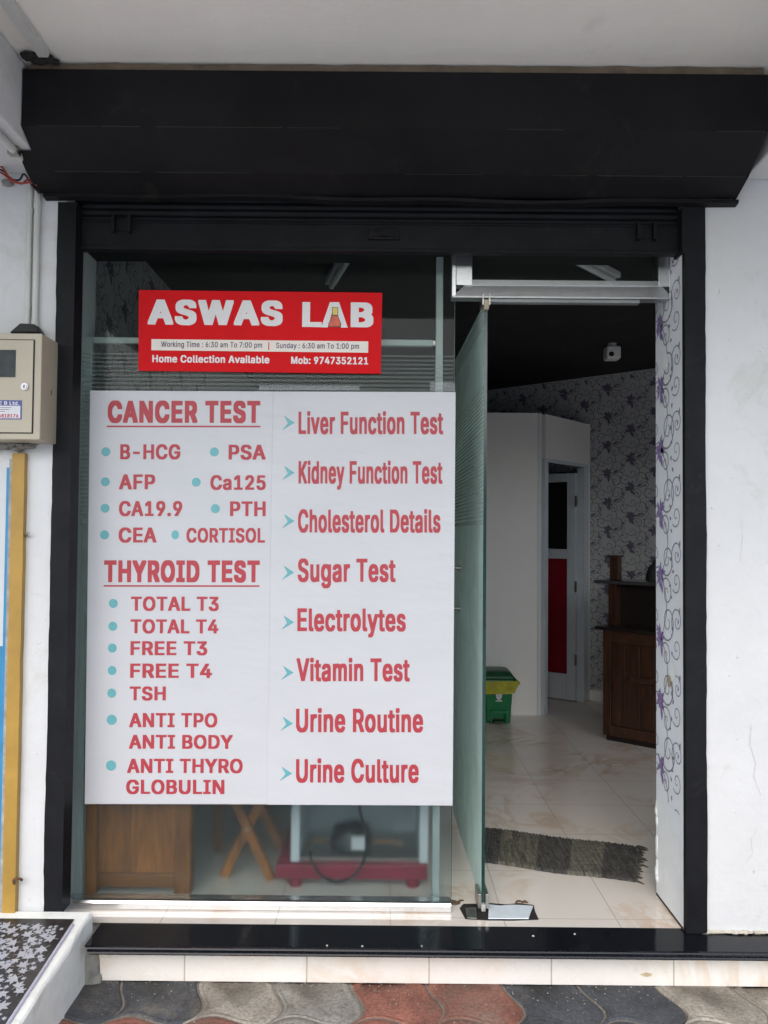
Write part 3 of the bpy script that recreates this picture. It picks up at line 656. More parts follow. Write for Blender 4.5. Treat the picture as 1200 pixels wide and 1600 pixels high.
GLYPHS = '''-148|25,52 110,51 111,53 111,77 109,78 26,78 24,77
.68|15,-6 41,-6 47,-3 52,4 52,21 50,25 46,29 42,31 15,31 9,28 7,25 5,20 5,5 7,0 12,-5
0148|50,-7 84,-7 94,-5 103,-1 115,10 120,17 124,25 129,42 131,56 131,95 126,121 119,136 110,147 104,153 89,159 81,160 55,160 43,158 34,154 24,146 16,134 11,123 8,113 4,92 4,59 6,44 10,31 18,14 28,3 37,-3|66,22 56,30 48,45 43,64 43,88 46,100 54,119 58,125 68,131 73,129 79,123 87,110 90,101 92,89 93,72 90,51 83,34 75,25 70,22
1148|13,-4 127,-4 126,21 94,21 93,22 92,158 49,158 16,132 16,103 36,103 52,115 54,114 54,24 52,21 13,21
2148|9,-4 127,-4 127,22 66,22 69,28 90,48 111,72 116,80 123,94 124,100 124,122 122,132 114,144 101,155 93,158 81,160 55,160 48,159 37,156 31,153 24,147 16,138 12,130 10,122 11,104 48,104 49,114 52,120 56,126 66,131 70,131 78,126 83,120 86,112 84,104 81,98 74,88 9,20
3148|47,-7 83,-7 100,-3 113,5 119,11 125,21 128,34 128,51 126,62 123,69 116,79 107,86 101,89 87,92 88,95 122,133 122,158 11,157 12,131 67,130 66,127 38,96 37,93 37,70 39,69 60,69 69,67 77,63 83,56 88,46 88,40 84,32 77,25 66,21 55,25 49,29 44,37 43,45 3,44 3,31 4,25 9,14 13,9 27,-1 38,-5
4148|75,-4 112,-5 113,26 132,27 134,28 134,54 114,54 113,56 113,100 76,100 78,106 103,146 103,156 101,158 64,158 2,52 2,27 74,27|49,54 49,56 55,66 74,98 75,54
5148|49,-7 82,-7 95,-4 100,-2 110,5 117,11 124,23 127,35 127,62 124,74 120,82 114,90 103,99 91,104 85,105 53,105 55,131 119,131 119,158 19,157 10,81 10,71 23,69 47,69 55,74 65,77 72,74 80,67 86,58 88,50 87,41 82,33 74,25 66,21 61,23 53,29 48,37 46,44 8,43 8,29 11,19 15,12 20,6 28,0 39,-5
6148|50,-7 84,-7 97,-4 109,3 117,11 123,21 126,32 127,54 125,67 121,77 113,88 103,95 89,99 74,99 106,146 106,158 68,158 66,157 25,98 13,75 9,59 9,37 12,23 19,12 24,6 29,1 42,-5|68,21 58,26 53,33 48,43 48,47 50,57 54,63 61,70 68,73 72,72 81,65 85,58 88,47 86,38 82,31 76,25
7148|20,-4 58,-5 60,-4 127,130 127,158 9,158 9,131 82,130 20,6
8148|50,-7 85,-7 100,-4 107,-1 117,6 124,14 128,22 131,33 131,47 129,55 126,63 121,71 112,80 119,89 122,95 124,103 125,123 123,129 117,141 109,150 99,156 93,158 76,160 54,160 42,158 32,154 25,149 19,142 13,131 12,126 12,100 16,90 24,80 13,69 7,56 6,50 6,30 8,21 13,12 25,1 39,-5|65,21 56,25 51,29 47,35 46,44 49,51 53,56 60,62 65,64 69,64 77,61 86,53 89,46 91,40 88,34 81,26 70,21|65,94 61,96 54,103 51,109 51,114 53,120 57,126 68,131 73,130 81,123 83,119 86,112 82,104 78,99 69,94
9148|29,-4 68,-5 71,-4 112,56 122,76 126,88 127,98 127,112 125,124 120,136 115,144 110,148 101,155 93,158 81,160 56,160 43,158 28,150 19,141 12,130 9,116 9,94 11,84 17,72 27,62 33,58 45,54 61,52 61,50 29,6|66,80 60,84 53,90 49,98 48,108 49,112 54,122 64,130 69,131 76,128 82,122 87,112 88,104 86,96 81,88 76,83 70,80
:68|15,-6 41,-6 47,-3 52,4 52,21 50,25 46,29 42,31 15,31 9,28 7,25 5,20 5,5 7,0 12,-5|14,77 42,77 46,79 50,83 52,86 52,103 49,109 46,111 40,114 16,114 10,111 5,103 5,87 8,81
A156|-5,-4 35,-5 50,38 56,38 93,38 108,-5 149,-4 149,4 147,12 92,158 50,158 -2,14 -5,4|61,65 61,68 71,98 80,76 83,66
B149|8,-4 92,-5 100,-4 116,1 123,6 130,14 135,28 135,54 133,62 128,70 117,80 124,88 129,98 129,124 124,138 118,146 112,151 100,156 86,158 8,158|48,22 48,64 72,64 77,63 85,58 94,48 96,42 95,36 91,30 87,27 81,24 70,22|48,91 48,131 61,131 72,130 80,127 86,122 90,114 90,110 87,102 81,96 76,93 69,91
C165|62,-7 98,-7 109,-5 120,-1 131,6 140,15 147,26 151,37 152,43 152,53 114,53 112,52 109,42 100,31 89,24 80,22 75,23 61,31 51,41 45,53 42,65 41,76 42,87 45,99 50,109 56,117 64,124 73,129 81,131 96,125 102,120 107,113 113,100 152,100 152,109 149,121 144,131 139,139 132,145 125,151 108,158 95,160 67,160 53,158 44,155 31,147 21,138 13,127 5,108 2,90 2,61 6,40 10,30 19,17 30,6 46,-3
D163|8,-4 84,-5 93,-4 105,-1 116,4 128,13 134,20 143,36 147,52 148,58 148,94 145,110 138,126 129,138 122,144 116,149 105,154 91,157 80,158 8,158|48,22 47,130 49,131 68,130 80,127 86,124 94,118 100,110 104,104 108,92 110,76 109,68 107,58 103,48 96,38 89,32 80,26 74,24 62,22
E138|8,-4 123,-4 123,22 49,22 47,24 48,64 116,64 117,66 117,91 48,91 47,130 122,131 122,158 8,158
F135|8,-4 47,-4 48,61 114,62 114,88 47,88 47,130 49,131 121,131 121,158 8,158
G168|62,-7 99,-7 110,-5 121,-1 132,6 141,15 146,23 151,35 153,46 153,80 152,82 76,82 76,55 112,55 113,53 110,43 103,33 92,25 83,22 79,22 73,24 60,32 55,37 48,46 43,59 41,72 41,80 45,99 55,116 65,125 73,129 81,131 90,128 98,123 106,113 113,100 152,100 152,111 151,116 147,126 142,135 135,142 129,148 121,153 111,157 94,160 67,160 57,159 46,156 30,147 19,136 11,124 6,112 2,90 2,61 4,47 9,32 19,17 30,5 46,-3
H167|8,-4 47,-4 47,64 49,65 54,65 108,65 108,-4 147,-4 147,158 108,158 108,94 106,92 48,92 47,158 8,158
I102|0,-4 90,-4 90,22 66,22 64,24 64,130 66,131 90,132 90,158 0,158 0,132 24,131 25,130 25,124 25,24 24,22 0,22
K152|8,-4 47,-4 47,44 58,56 64,48 102,-5 144,-4 144,4 143,8 87,86 88,88 142,144 144,148 144,158 100,158 55,110 48,103 47,158 8,158
L130|8,-4 116,-5 118,-4 118,22 47,22 47,156 46,158 10,158 8,156
M200|8,-4 47,-4 48,65 76,-4 78,-5 113,-5 141,65 141,-4 180,-5 180,158 136,158 133,157 95,59 56,157 54,158 9,158
N169|8,-4 47,-4 48,86 54,78 106,-4 109,-5 149,-4 149,158 110,158 110,66 105,72 51,158 8,158
O172|61,-7 98,-7 115,-3 125,2 132,7 142,17 152,35 155,44 158,64 158,88 156,103 151,119 143,133 134,144 123,152 108,158 94,160 67,160 53,158 44,155 31,147 21,138 13,127 5,108 2,90 2,61 6,40 10,30 19,17 30,6 46,-3|79,22 65,28 58,34 51,41 47,48 43,59 41,72 41,80 45,99 50,109 56,117 67,126 73,129 81,131 88,129 97,124 104,117 110,109 117,92 119,79 119,72 115,53 106,37 96,28 86,23
P145|8,-4 47,-4 48,51 91,51 97,52 112,58 124,70 129,78 132,90 133,102 132,120 127,134 122,142 113,150 99,156 84,158 8,158|48,78 47,130 62,131 70,130 75,129 84,124 89,118 93,106 92,98 88,89 82,83 73,79 68,78
R147|8,-4 47,-4 47,52 49,54 54,54 63,54 66,52 93,0 97,-5 138,-4 138,6 109,58 110,60 118,65 127,76 132,88 133,96 133,114 131,126 126,138 118,147 103,155 84,158 8,158|48,82 47,130 63,131 71,130 78,128 86,122 91,116 93,108 92,98 87,90 80,85 71,82
S146|47,-7 85,-8 101,-4 110,0 117,5 127,16 131,26 132,31 132,49 131,58 126,68 119,75 104,84 60,98 51,103 46,111 46,115 49,121 52,124 62,130 69,131 76,129 82,125 87,120 92,109 130,109 130,121 126,135 122,141 114,149 98,157 88,159 48,159 42,158 33,155 21,148 11,137 7,127 5,121 5,108 7,97 11,88 16,81 24,76 36,70 75,58 86,52 92,45 93,42 91,36 85,28 75,23 67,21 60,23 51,27 46,33 43,39 41,46 2,46 1,33 3,27 7,17 11,10 21,2 31,-3
T147|48,-4 86,-4 87,130 88,131 135,131 135,158 0,158 0,131 46,131 48,130
U167|58,-7 96,-7 111,-4 122,1 129,6 136,13 140,19 144,27 147,40 147,157 108,157 108,56 107,48 104,40 96,30 84,23 79,22 72,23 59,31 53,37 48,49 47,56 47,157 8,157 8,42 10,30 15,19 26,6 40,-2
V156|51,-4 94,-4 149,146 148,158 108,158 72,55 35,157 32,158 -5,158 -5,146
W218|36,-4 76,-5 79,-4 102,80 105,76 126,-4 129,-5 169,-4 210,142 211,148 211,158 171,158 149,70 147,69 124,158 82,158 58,69 55,78 35,158 -5,158 -5,148 -3,138
Y154|51,-4 90,-4 90,58 147,148 146,158 104,158 74,108 70,104 37,158 -5,158 -5,148 -4,146 51,58
a129|31,-7 64,-8 76,-5 111,-4 111,85 110,92 107,101 102,108 96,113 88,117 74,120 43,120 32,118 20,113 12,107 2,93 3,83 19,77 40,78 48,87 57,92 61,92 65,90 69,86 72,80 71,76 65,74 38,70 18,65 11,62 6,56 0,48 -1,42 -1,22 4,8 16,-2 26,-6|49,21 42,25 38,31 41,37 47,41 52,43 61,45 72,46 72,40 67,30 62,25 57,22 52,20
b139|52,-7 84,-7 90,-6 104,0 112,7 121,19 125,30 127,41 127,72 125,83 121,94 115,102 106,112 96,117 82,121 54,121 44,119 43,157 7,158 6,155 6,-4 7,-5 45,-5|65,21 58,25 50,34 46,44 44,58 46,70 51,81 59,89 66,93 75,88 82,80 88,64 88,52 87,45 82,33 75,25 67,21
c131|44,-7 79,-7 92,-4 105,4 112,11 117,20 118,24 118,35 103,40 82,39 78,32 74,27 64,21 61,21 54,24 48,31 42,40 40,46 39,60 43,75 47,82 51,86 61,92 64,92 71,89 77,82 81,74 82,74 101,74 118,78 118,90 111,103 104,110 91,117 77,121 52,121 42,120 34,117 24,112 15,105 7,94 4,87 0,69 0,44 1,36 5,23 13,11 20,3 31,-3
d139|41,-7 75,-7 84,-5 121,-5 121,157 84,157 83,119 73,121 45,121 29,116 20,111 13,104 5,91 1,78 0,65 0,43 1,35 5,22 13,10 21,1 31,-4|61,21 54,24 46,32 40,46 39,60 41,71 46,81 51,87 58,91 62,92 71,87 77,80 82,67 83,53 79,37 74,29 67,23
e133|45,-7 81,-7 94,-4 102,0 110,6 115,12 119,20 119,32 102,37 82,36 77,28 71,23 66,21 61,21 52,26 47,30 42,38 40,44 41,45 43,46 121,46 121,73 117,90 112,100 107,107 100,112 90,117 76,121 48,121 40,119 31,116 20,110 14,104 7,94 4,87 0,69 0,47 1,37 4,25 12,11 20,3 31,-3|42,72 46,82 53,88 61,93 69,89 74,84 80,73 79,72
g140|43,-50 80,-50 91,-48 97,-46 108,-40 114,-34 119,-25 121,-17 122,-7 122,118 83,118 78,120 39,120 28,116 18,109 12,102 6,93 2,82 0,70 0,44 4,26 11,15 16,9 22,4 32,-1 39,-3 83,-3 81,-10 77,-16 73,-19 63,-23 60,-23 50,-18 40,-7 20,-7 6,-16 5,-27 10,-33 16,-39 30,-47|61,24 51,29 45,36 41,44 39,52 39,61 41,71 46,81 54,89 62,92 71,87 77,80 83,64 83,53 81,43 77,35 70,28
h135|6,-4 43,-4 44,66 45,72 47,78 52,86 57,90 62,92 66,91 73,85 78,76 79,70 79,-4 115,-5 117,-4 117,86 114,98 111,104 105,111 100,115 91,119 86,120 52,120 44,118 44,156 42,158 7,158 6,156
i62|6,-4 43,-5 44,-4 44,116 43,119 7,119 5,118|11,128 38,128 43,130 47,136 47,154 46,157 43,160 38,162 13,162 8,160 4,156 3,152 2,138 5,133 9,129
k126|6,-4 43,-4 44,36 45,37 78,-5 119,-5 121,-4 121,6 75,64 117,108 117,118 75,119 44,88 44,156 42,158 7,158 6,156
l69|25,-5 57,-6 63,-4 64,9 60,21 48,22 45,26 44,32 43,157 7,157 6,155 6,16 7,10 11,3 15,-2
m195|6,-4 43,-4 44,68 45,74 49,84 55,90 60,92 68,86 72,78 72,-4 110,-5 111,74 116,86 120,90 126,92 131,90 135,85 139,76 139,-4 176,-5 177,90 175,98 171,106 162,115 154,119 145,121 117,121 107,119 96,114 90,118 79,121 52,121 44,119 6,119
n135|6,-4 43,-4 44,66 45,72 47,78 52,86 57,90 62,92 66,91 73,85 78,76 79,70 79,-4 116,-4 117,86 114,98 105,112 94,118 86,120 51,120 45,118 6,118
o137|44,-7 79,-7 92,-4 100,0 111,10 120,25 124,43 124,70 121,85 116,96 110,104 101,112 94,116 77,121 48,121 37,118 24,112 19,109 11,99 6,92 2,81 0,69 0,43 3,28 8,17 13,11 20,4 31,-3|61,21 54,25 45,34 40,46 39,60 41,70 47,82 54,88 63,93 71,88 79,79 84,67 85,51 83,42 78,32 70,24 64,21
p139|6,-47 43,-47 44,-6 56,-8 81,-8 89,-7 98,-4 106,1 118,14 123,24 127,41 127,73 124,87 119,98 111,108 101,115 85,120 52,120 45,118 6,119|63,21 55,28 49,36 45,48 44,59 48,76 53,84 60,90 66,92 74,89 83,79 88,63 88,51 86,42 80,31 72,23 66,21
r90|6,-4 43,-4 44,68 45,74 50,84 56,89 64,92 82,92 82,120 48,120 44,119 6,118
s121|36,-7 71,-7 82,-5 90,-2 101,5 107,16 110,25 110,39 107,48 102,56 90,64 52,75 47,78 44,82 45,86 47,89 56,93 63,90 71,79 93,79 107,82 107,92 102,103 95,112 85,117 71,121 41,121 34,119 27,117 16,111 10,105 6,98 4,88 4,76 6,66 11,58 25,49 58,40 65,37 69,31 68,29 63,23 54,20 45,25 42,28 38,36 37,37 15,37 1,33 1,21 4,13 9,6 19,-2
t80|33,-6 66,-6 72,-5 74,-4 74,6 71,20 54,21 50,24 48,30 48,91 49,93 71,93 71,117 69,119 48,119 47,146 11,147 10,145 10,119 -8,118 -8,94 -7,93 10,92 10,14 14,5 19,0 26,-4
u135|38,-6 70,-7 79,-4 116,-4 116,118 79,118 79,44 77,37 72,30 65,24 60,22 54,25 49,30 45,40 44,46 43,118 6,118 6,30 8,19 12,10 20,1 27,-3
v129|39,-4 78,-4 120,104 121,108 121,119 82,118 59,57 56,60 35,118 -4,118 -5,108
y129|10,-48 43,-49 48,-47 58,-42 66,-33 72,-21 121,107 121,118 82,118 59,56 57,57 35,118 -4,118 -5,109 -4,105 37,-1 31,-15 27,-19 24,-21 9,-21 4,-36 4,-45 6,-47
 68'''.split('\n')
GLYPHS_HEAVY = '''A165|-9,-8 39,-9 54,34 60,34 89,34 104,-9 153,-8 153,10 96,162 46,162 -9,10|67,69 71,82 76,70
S155|43,-11 89,-12 105,-8 120,-1 129,8 133,16 136,27 136,56 134,65 130,72 122,80 116,84 108,88 64,102 55,107 51,113 53,117 57,121 68,126 77,122 82,117 88,105 134,105 134,125 130,139 126,145 118,153 105,160 92,163 44,163 38,162 29,159 18,153 9,144 5,137 1,125 1,99 4,90 10,79 20,72 32,66 71,54 82,48 87,42 85,37 80,32 71,27 67,26 56,31 50,36 47,43 45,50 -2,50 -3,29 -1,23 3,13 7,6 17,-2 27,-7
W227|32,-8 83,-8 102,62 104,60 121,-4 123,-8 173,-8 215,142 215,162 167,162 150,94 147,89 127,162 78,162 58,89 57,90 39,162 -9,162 -9,142
L139|4,-8 120,-9 122,-8 122,26 51,26 51,160 50,162 6,162 4,160
B158|4,-8 97,-9 105,-8 118,-4 126,2 132,8 137,16 139,26 139,58 134,72 126,80 131,88 133,96 133,128 128,142 122,150 116,155 104,160 90,162 4,162|52,26 52,60 68,60 73,59 82,54 88,48 91,42 90,38 87,34 77,28 66,26|52,95 52,127 57,127 72,125 79,120 84,114 85,112 83,106 74,98 65,95
C174|58,-11 102,-11 119,-7 126,-4 136,3 144,11 152,24 156,39 156,57 109,57 106,48 100,39 91,31 80,27 69,32 59,40 52,50 47,63 45,76 46,83 49,95 54,105 63,116 71,122 80,126 92,121 99,114 103,109 109,96 156,96 156,114 153,125 148,135 143,143 136,149 121,159 112,162 99,164 63,164 49,162 34,156 23,148 13,137 4,121 0,108 -2,94 -2,58 0,44 5,28 15,13 25,2 42,-7
N178|4,-8 51,-8 52,69 57,62 102,-8 153,-8 153,162 106,162 106,83 55,162 4,162
E147|4,-8 127,-8 127,26 53,26 51,28 52,60 120,60 121,62 121,95 52,95 51,126 126,127 126,162 4,162
R156|4,-8 51,-8 51,48 52,50 56,50 60,50 62,48 89,-4 93,-9 142,-8 142,10 116,56 128,68 131,72 136,84 137,92 137,118 135,130 130,142 122,150 110,158 98,161 88,162 4,162|52,86 51,126 59,127 71,125 78,122 82,118 87,112 88,108 88,102 83,94 78,90 71,87 66,86
T156|44,-8 90,-8 91,126 92,127 139,127 139,162 -4,162 -4,127 42,127 44,126
H176|4,-8 51,-8 51,60 53,61 58,61 104,60 105,-9 151,-8 151,162 104,162 104,98 102,96 52,96 51,162 4,162
Y163|47,-8 94,-8 94,54 151,144 150,162 100,162 75,120 70,115 45,156 40,162 -9,162 -9,144 -8,142 47,54
O181|57,-11 102,-11 119,-7 135,2 145,12 156,31 160,44 162,60 162,92 158,115 151,131 143,142 133,152 121,159 112,162 98,164 63,164 49,162 34,156 23,148 13,137 4,121 0,108 -2,93 -2,57 3,33 7,24 14,13 25,2 42,-7|79,27 64,35 55,45 51,52 47,63 45,76 49,95 56,108 61,114 68,120 77,125 81,126 93,119 100,114 104,108 112,92 115,75 111,57 102,41 92,32 82,27
I111|-4,-8 94,-8 94,26 70,26 68,28 68,126 70,127 94,128 94,162 -4,162 -4,128 20,127 21,126 21,120 21,28 20,26 -4,26
D172|4,-8 88,-9 96,-8 106,-6 118,-1 126,4 134,11 142,22 147,32 151,46 152,54 152,98 147,120 142,130 131,144 120,153 114,156 95,161 84,162 4,162|52,26 51,124 51,126 53,127 64,126 76,123 85,118 92,112 99,102 102,94 105,82 105,72 103,62 100,54 96,46 90,39 76,30 58,26
 77'''.split('\n')
GLYPHS_SMALL = '''E135|13,-2 118,-2 118,18 117,19 44,19 42,22 43,67 111,67 112,70 112,86 111,88 43,88 42,134 116,134 117,136 117,155 13,154
0145|55,-4 79,-4 92,-1 101,4 110,13 115,20 122,37 125,51 126,59 126,92 123,111 119,123 110,139 104,146 91,154 83,156 71,157 53,156 43,153 36,149 29,143 21,131 16,120 11,104 9,89 9,62 13,41 19,24 26,13 33,5 42,0|68,17 61,19 54,23 47,33 41,49 38,61 37,77 41,103 49,122 53,128 58,132 65,135 71,135 78,132 84,127 88,121 92,113 95,104 97,92 98,69 95,48 88,31 80,22 75,19
3145|52,-4 78,-4 95,0 108,8 114,14 120,24 123,37 123,48 121,59 116,69 108,78 98,85 90,88 76,89 117,136 117,155 16,154 17,134 78,133 43,93 42,90 42,73 44,72 65,72 71,71 83,65 89,58 93,49 93,38 90,30 82,22 72,18 65,17 56,19 46,25 39,34 38,42 10,42 8,40 8,34 10,25 14,17 19,11 32,2 43,-2
t77|38,-3 61,-3 67,-2 69,-1 69,3 66,17 49,18 45,21 43,27 43,94 44,96 65,96 66,114 64,116 43,116 42,143 16,144 15,142 15,116 -3,115 -3,97 -2,96 15,95 15,17 19,8 24,3 31,-1
m192|11,-2 38,-2 39,72 40,78 43,86 49,92 53,95 60,97 66,95 70,92 74,88 77,82 77,-2 105,-2 106,78 110,88 114,92 125,97 132,95 137,91 141,88 144,78 144,-2 171,-2 172,86 170,96 166,104 157,112 149,116 140,118 122,118 115,117 102,111 96,105 85,115 74,118 57,118 51,117 39,111 38,116 37,116 11,116
r87|11,-2 38,-2 39,70 40,76 45,87 51,92 59,95 77,96 77,117 52,117 39,112 38,116 37,116 11,116
K149|13,-2 42,-2 42,48 59,64 64,58 107,-2 139,-2 139,2 136,8 80,86 83,90 137,147 139,150 139,155 105,155 43,88 42,154 13,154
e130|50,-4 76,-4 89,-1 97,3 105,9 110,15 114,23 114,29 98,34 88,34 81,24 76,20 68,17 60,17 46,23 42,28 37,35 34,46 35,48 36,49 116,49 116,70 115,76 112,87 107,97 102,104 95,109 90,112 78,116 71,118 53,118 45,116 32,111 25,107 16,96 11,89 7,78 5,66 5,46 7,34 13,20 21,10 32,2 45,-3|35,69 36,76 41,85 51,93 60,97 65,96 75,92 81,85 85,77 87,70 87,69 85,69
T144|53,-2 80,-2 82,0 82,134 130,134 130,155 5,154 5,134 51,134 53,132
W215|41,-2 72,-2 75,0 102,102 104,102 106,94 131,0 133,-2 164,-2 205,146 206,154 176,154 149,48 147,46 118,155 87,154 58,47 57,48 30,154 0,155 0,150 2,142
:65|20,-3 37,-3 45,2 47,7 47,18 45,22 40,26 37,28 20,28 15,25 12,22 10,16 10,7 12,3 17,-2|19,80 38,80 45,86 47,89 47,100 45,105 42,108 35,111 21,111 16,108 12,105 10,99 10,89 13,84
.65|20,-3 37,-3 45,2 47,7 47,18 45,22 40,26 37,28 20,28 15,25 12,22 10,16 10,7 12,3 17,-2
i59|11,-2 38,-2 39,0 39,114 38,116 12,116 10,114|16,132 33,131 40,136 42,140 42,150 39,156 33,159 18,159 14,158 9,154 7,148 8,140 13,133
u132|43,-3 65,-4 76,0 84,4 85,-1 86,-2 111,-1 111,115 84,115 84,41 82,34 76,25 70,21 60,17 54,19 48,22 44,27 40,36 39,43 38,115 11,115 11,33 13,22 17,13 25,4 32,0
L127|13,-2 111,-2 113,0 113,18 112,19 42,20 42,152 41,155 15,155 13,154
n132|11,-2 38,-2 39,68 40,76 42,82 48,90 56,95 62,96 69,95 75,92 81,84 83,80 84,74 84,-2 111,-2 112,84 109,96 100,108 89,115 81,117 56,117 48,115 40,110 39,110 38,116 37,116 11,116
o134|49,-4 74,-4 87,-1 95,3 107,14 114,26 117,34 119,46 119,67 114,87 109,96 101,106 91,112 83,115 72,118 53,118 37,113 29,109 20,101 12,91 7,78 5,66 5,46 8,31 13,20 18,13 26,6 36,0|59,17 49,21 40,31 37,37 34,49 34,63 36,73 43,86 52,93 56,95 64,97 69,95 76,91 84,82 87,76 90,64 90,48 86,34 83,29 76,22 66,17
S143|52,-4 80,-5 96,-1 103,2 110,6 120,15 124,23 127,33 127,49 125,58 121,65 114,72 99,81 66,91 53,96 43,103 40,111 41,118 44,124 47,127 57,133 66,135 75,134 86,129 92,123 97,112 125,112 125,118 124,124 121,132 117,138 106,148 96,153 89,155 83,156 53,156 38,152 27,146 18,138 14,130 12,124 10,111 12,100 16,91 21,84 29,79 41,73 71,64 88,57 95,51 98,45 98,39 96,33 93,29 86,23 72,17 62,18 47,24 41,30 38,36 36,43 7,43 6,36 8,30 12,20 16,13 26,5 36,0
6145|55,-4 79,-4 92,-1 100,3 112,14 116,20 120,30 122,43 121,59 118,70 111,82 100,91 90,95 84,96 65,96 65,98 101,149 101,153 100,155 73,155 69,152 30,95 20,77 16,66 14,56 14,40 16,29 21,18 28,9 35,4 47,-2|66,17 57,21 51,26 45,34 43,47 45,60 49,66 55,72 62,76 71,77 77,75 86,67 92,56 93,43 89,31 82,23 74,18
p136|11,-44 38,-44 39,3 50,-3 61,-5 83,-4 93,-1 101,4 113,17 118,27 121,38 122,44 122,70 119,84 114,95 106,105 96,112 80,117 57,117 51,116 39,110 38,116 37,116 11,116|65,16 58,18 53,22 44,33 40,46 39,62 43,79 49,88 59,95 69,96 79,92 88,82 92,72 94,56 91,39 86,29 77,20 71,17
 65
1145|18,-2 122,-2 121,18 89,18 88,20 87,155 54,155 21,130 21,108 22,106 30,106 33,107 57,125 59,124 59,20 57,18 18,18
B146|13,-2 87,-2 95,-1 111,4 118,9 125,18 130,32 130,50 129,56 122,68 116,75 106,80 107,81 113,84 118,90 122,96 124,102 124,122 119,136 113,142 107,148 95,153 81,155 13,154|43,19 43,67 77,67 82,66 90,62 99,52 101,46 101,36 96,27 92,24 86,21 75,19|43,88 43,134 66,134 76,133 85,130 91,125 95,118 96,112 95,106 92,100 86,94 81,90 74,88
g137|48,-47 75,-47 92,-43 104,-36 109,-31 114,-22 116,-14 117,-4 117,115 91,116 90,115 89,110 80,115 73,117 44,117 33,113 23,106 17,99 11,90 6,74 5,47 9,29 13,21 20,12 27,7 37,2 45,0 72,0 80,2 87,7 88,5 88,-6 85,-15 78,-22 69,-26 61,-27 50,-24 44,-20 35,-10 25,-10 11,-19 10,-24 15,-30 21,-37 35,-44|60,20 56,21 47,26 40,33 36,41 34,50 34,65 36,74 42,85 52,94 62,97 73,93 78,89 82,83 85,77 88,66 88,49 86,40 81,31 72,23
a126|36,-4 59,-5 69,-2 77,2 80,-2 106,-1 106,82 105,90 102,98 97,105 91,110 83,114 69,117 48,117 37,115 25,110 17,104 7,90 7,86 10,85 24,80 34,80 36,82 38,85 43,90 47,93 54,96 59,97 70,93 74,89 77,83 77,75 75,73 69,70 32,65 23,62 16,59 11,53 5,45 4,39 4,25 9,11 21,1 31,-3|47,17 39,20 36,24 33,28 33,35 36,40 42,44 47,46 56,48 78,51 78,44 77,37 72,27 67,22 60,18 56,16
y126|15,-45 38,-46 43,-44 53,-39 61,-30 67,-18 116,110 116,115 87,115 59,39 57,40 31,114 29,115 1,115 1,108 43,0 38,-14 36,-18 32,-22 27,-24 24,-24 14,-24 9,-42 11,-44
7145|25,-2 53,-2 55,0 122,134 122,155 14,154 14,136 15,134 90,134 25,4
k123|11,-2 38,-2 39,38 45,45 83,-2 114,-2 116,0 115,4 67,64 112,110 112,116 80,116 39,75 39,154 37,155 12,155 11,154
d136|46,-4 70,-4 78,-2 89,4 90,-2 91,-2 116,-2 116,154 89,154 88,110 78,115 68,118 50,118 43,116 34,113 25,108 18,100 10,88 6,75 5,62 5,46 6,38 10,25 18,13 26,4 36,-1|59,17 50,21 41,29 35,43 34,49 34,64 38,79 45,89 53,94 63,97 72,93 77,89 82,83 86,74 88,64 88,49 84,34 78,25 68,18'''.split('\n')

# ------------------------------------------------------------------ lettering (outlines of a plain grotesque, 300 units per em)
def parse(lines):
    d = {}
    for ln in lines:
        parts = ln[1:].split('|')
        d[ln[0]] = (int(parts[0]), [[tuple(map(int, q.split(','))) for q in c.split()] for c in parts[1:]])
    return d
BOLD, HEAVY, SMALL = parse(GLYPHS), parse(GLYPHS_HEAVY), parse(GLYPHS_SMALL)

def text_shape(s, font):
    """flat faces of a line of lettering in em units"""
    x = 0; vs = []; fs = []
    for ch in s:
        adv, cs = font[ch]
        if cs:
            def area(c): return sum(a[0]*b[1]-b[0]*a[1] for a, b in zip(c, c[1:]+c[:1]))
            loops = [[Vector((p[0]+x, p[1], 0)) for p in c] for c in cs]
            outer = [l for l, c in zip(loops, cs) if area(c) > 0]; holes = [l for l, c in zip(loops, cs) if area(c) <= 0]
            for o in outer:
                ox0, ox1 = min(p.x for p in o), max(p.x for p in o); oy0, oy1 = min(p.y for p in o), max(p.y for p in o)
                hs = [h for h in holes if ox0 <= h[0].x <= ox1 and oy0 <= h[0].y <= oy1]
                tri = tessellate_polygon([o] + hs); base = len(vs)
                for l in [o] + hs: vs += [(p.x, p.y) for p in l]
                fs += [[base+i for i in t] for t in tri]
        x += adv
    return vs, fs

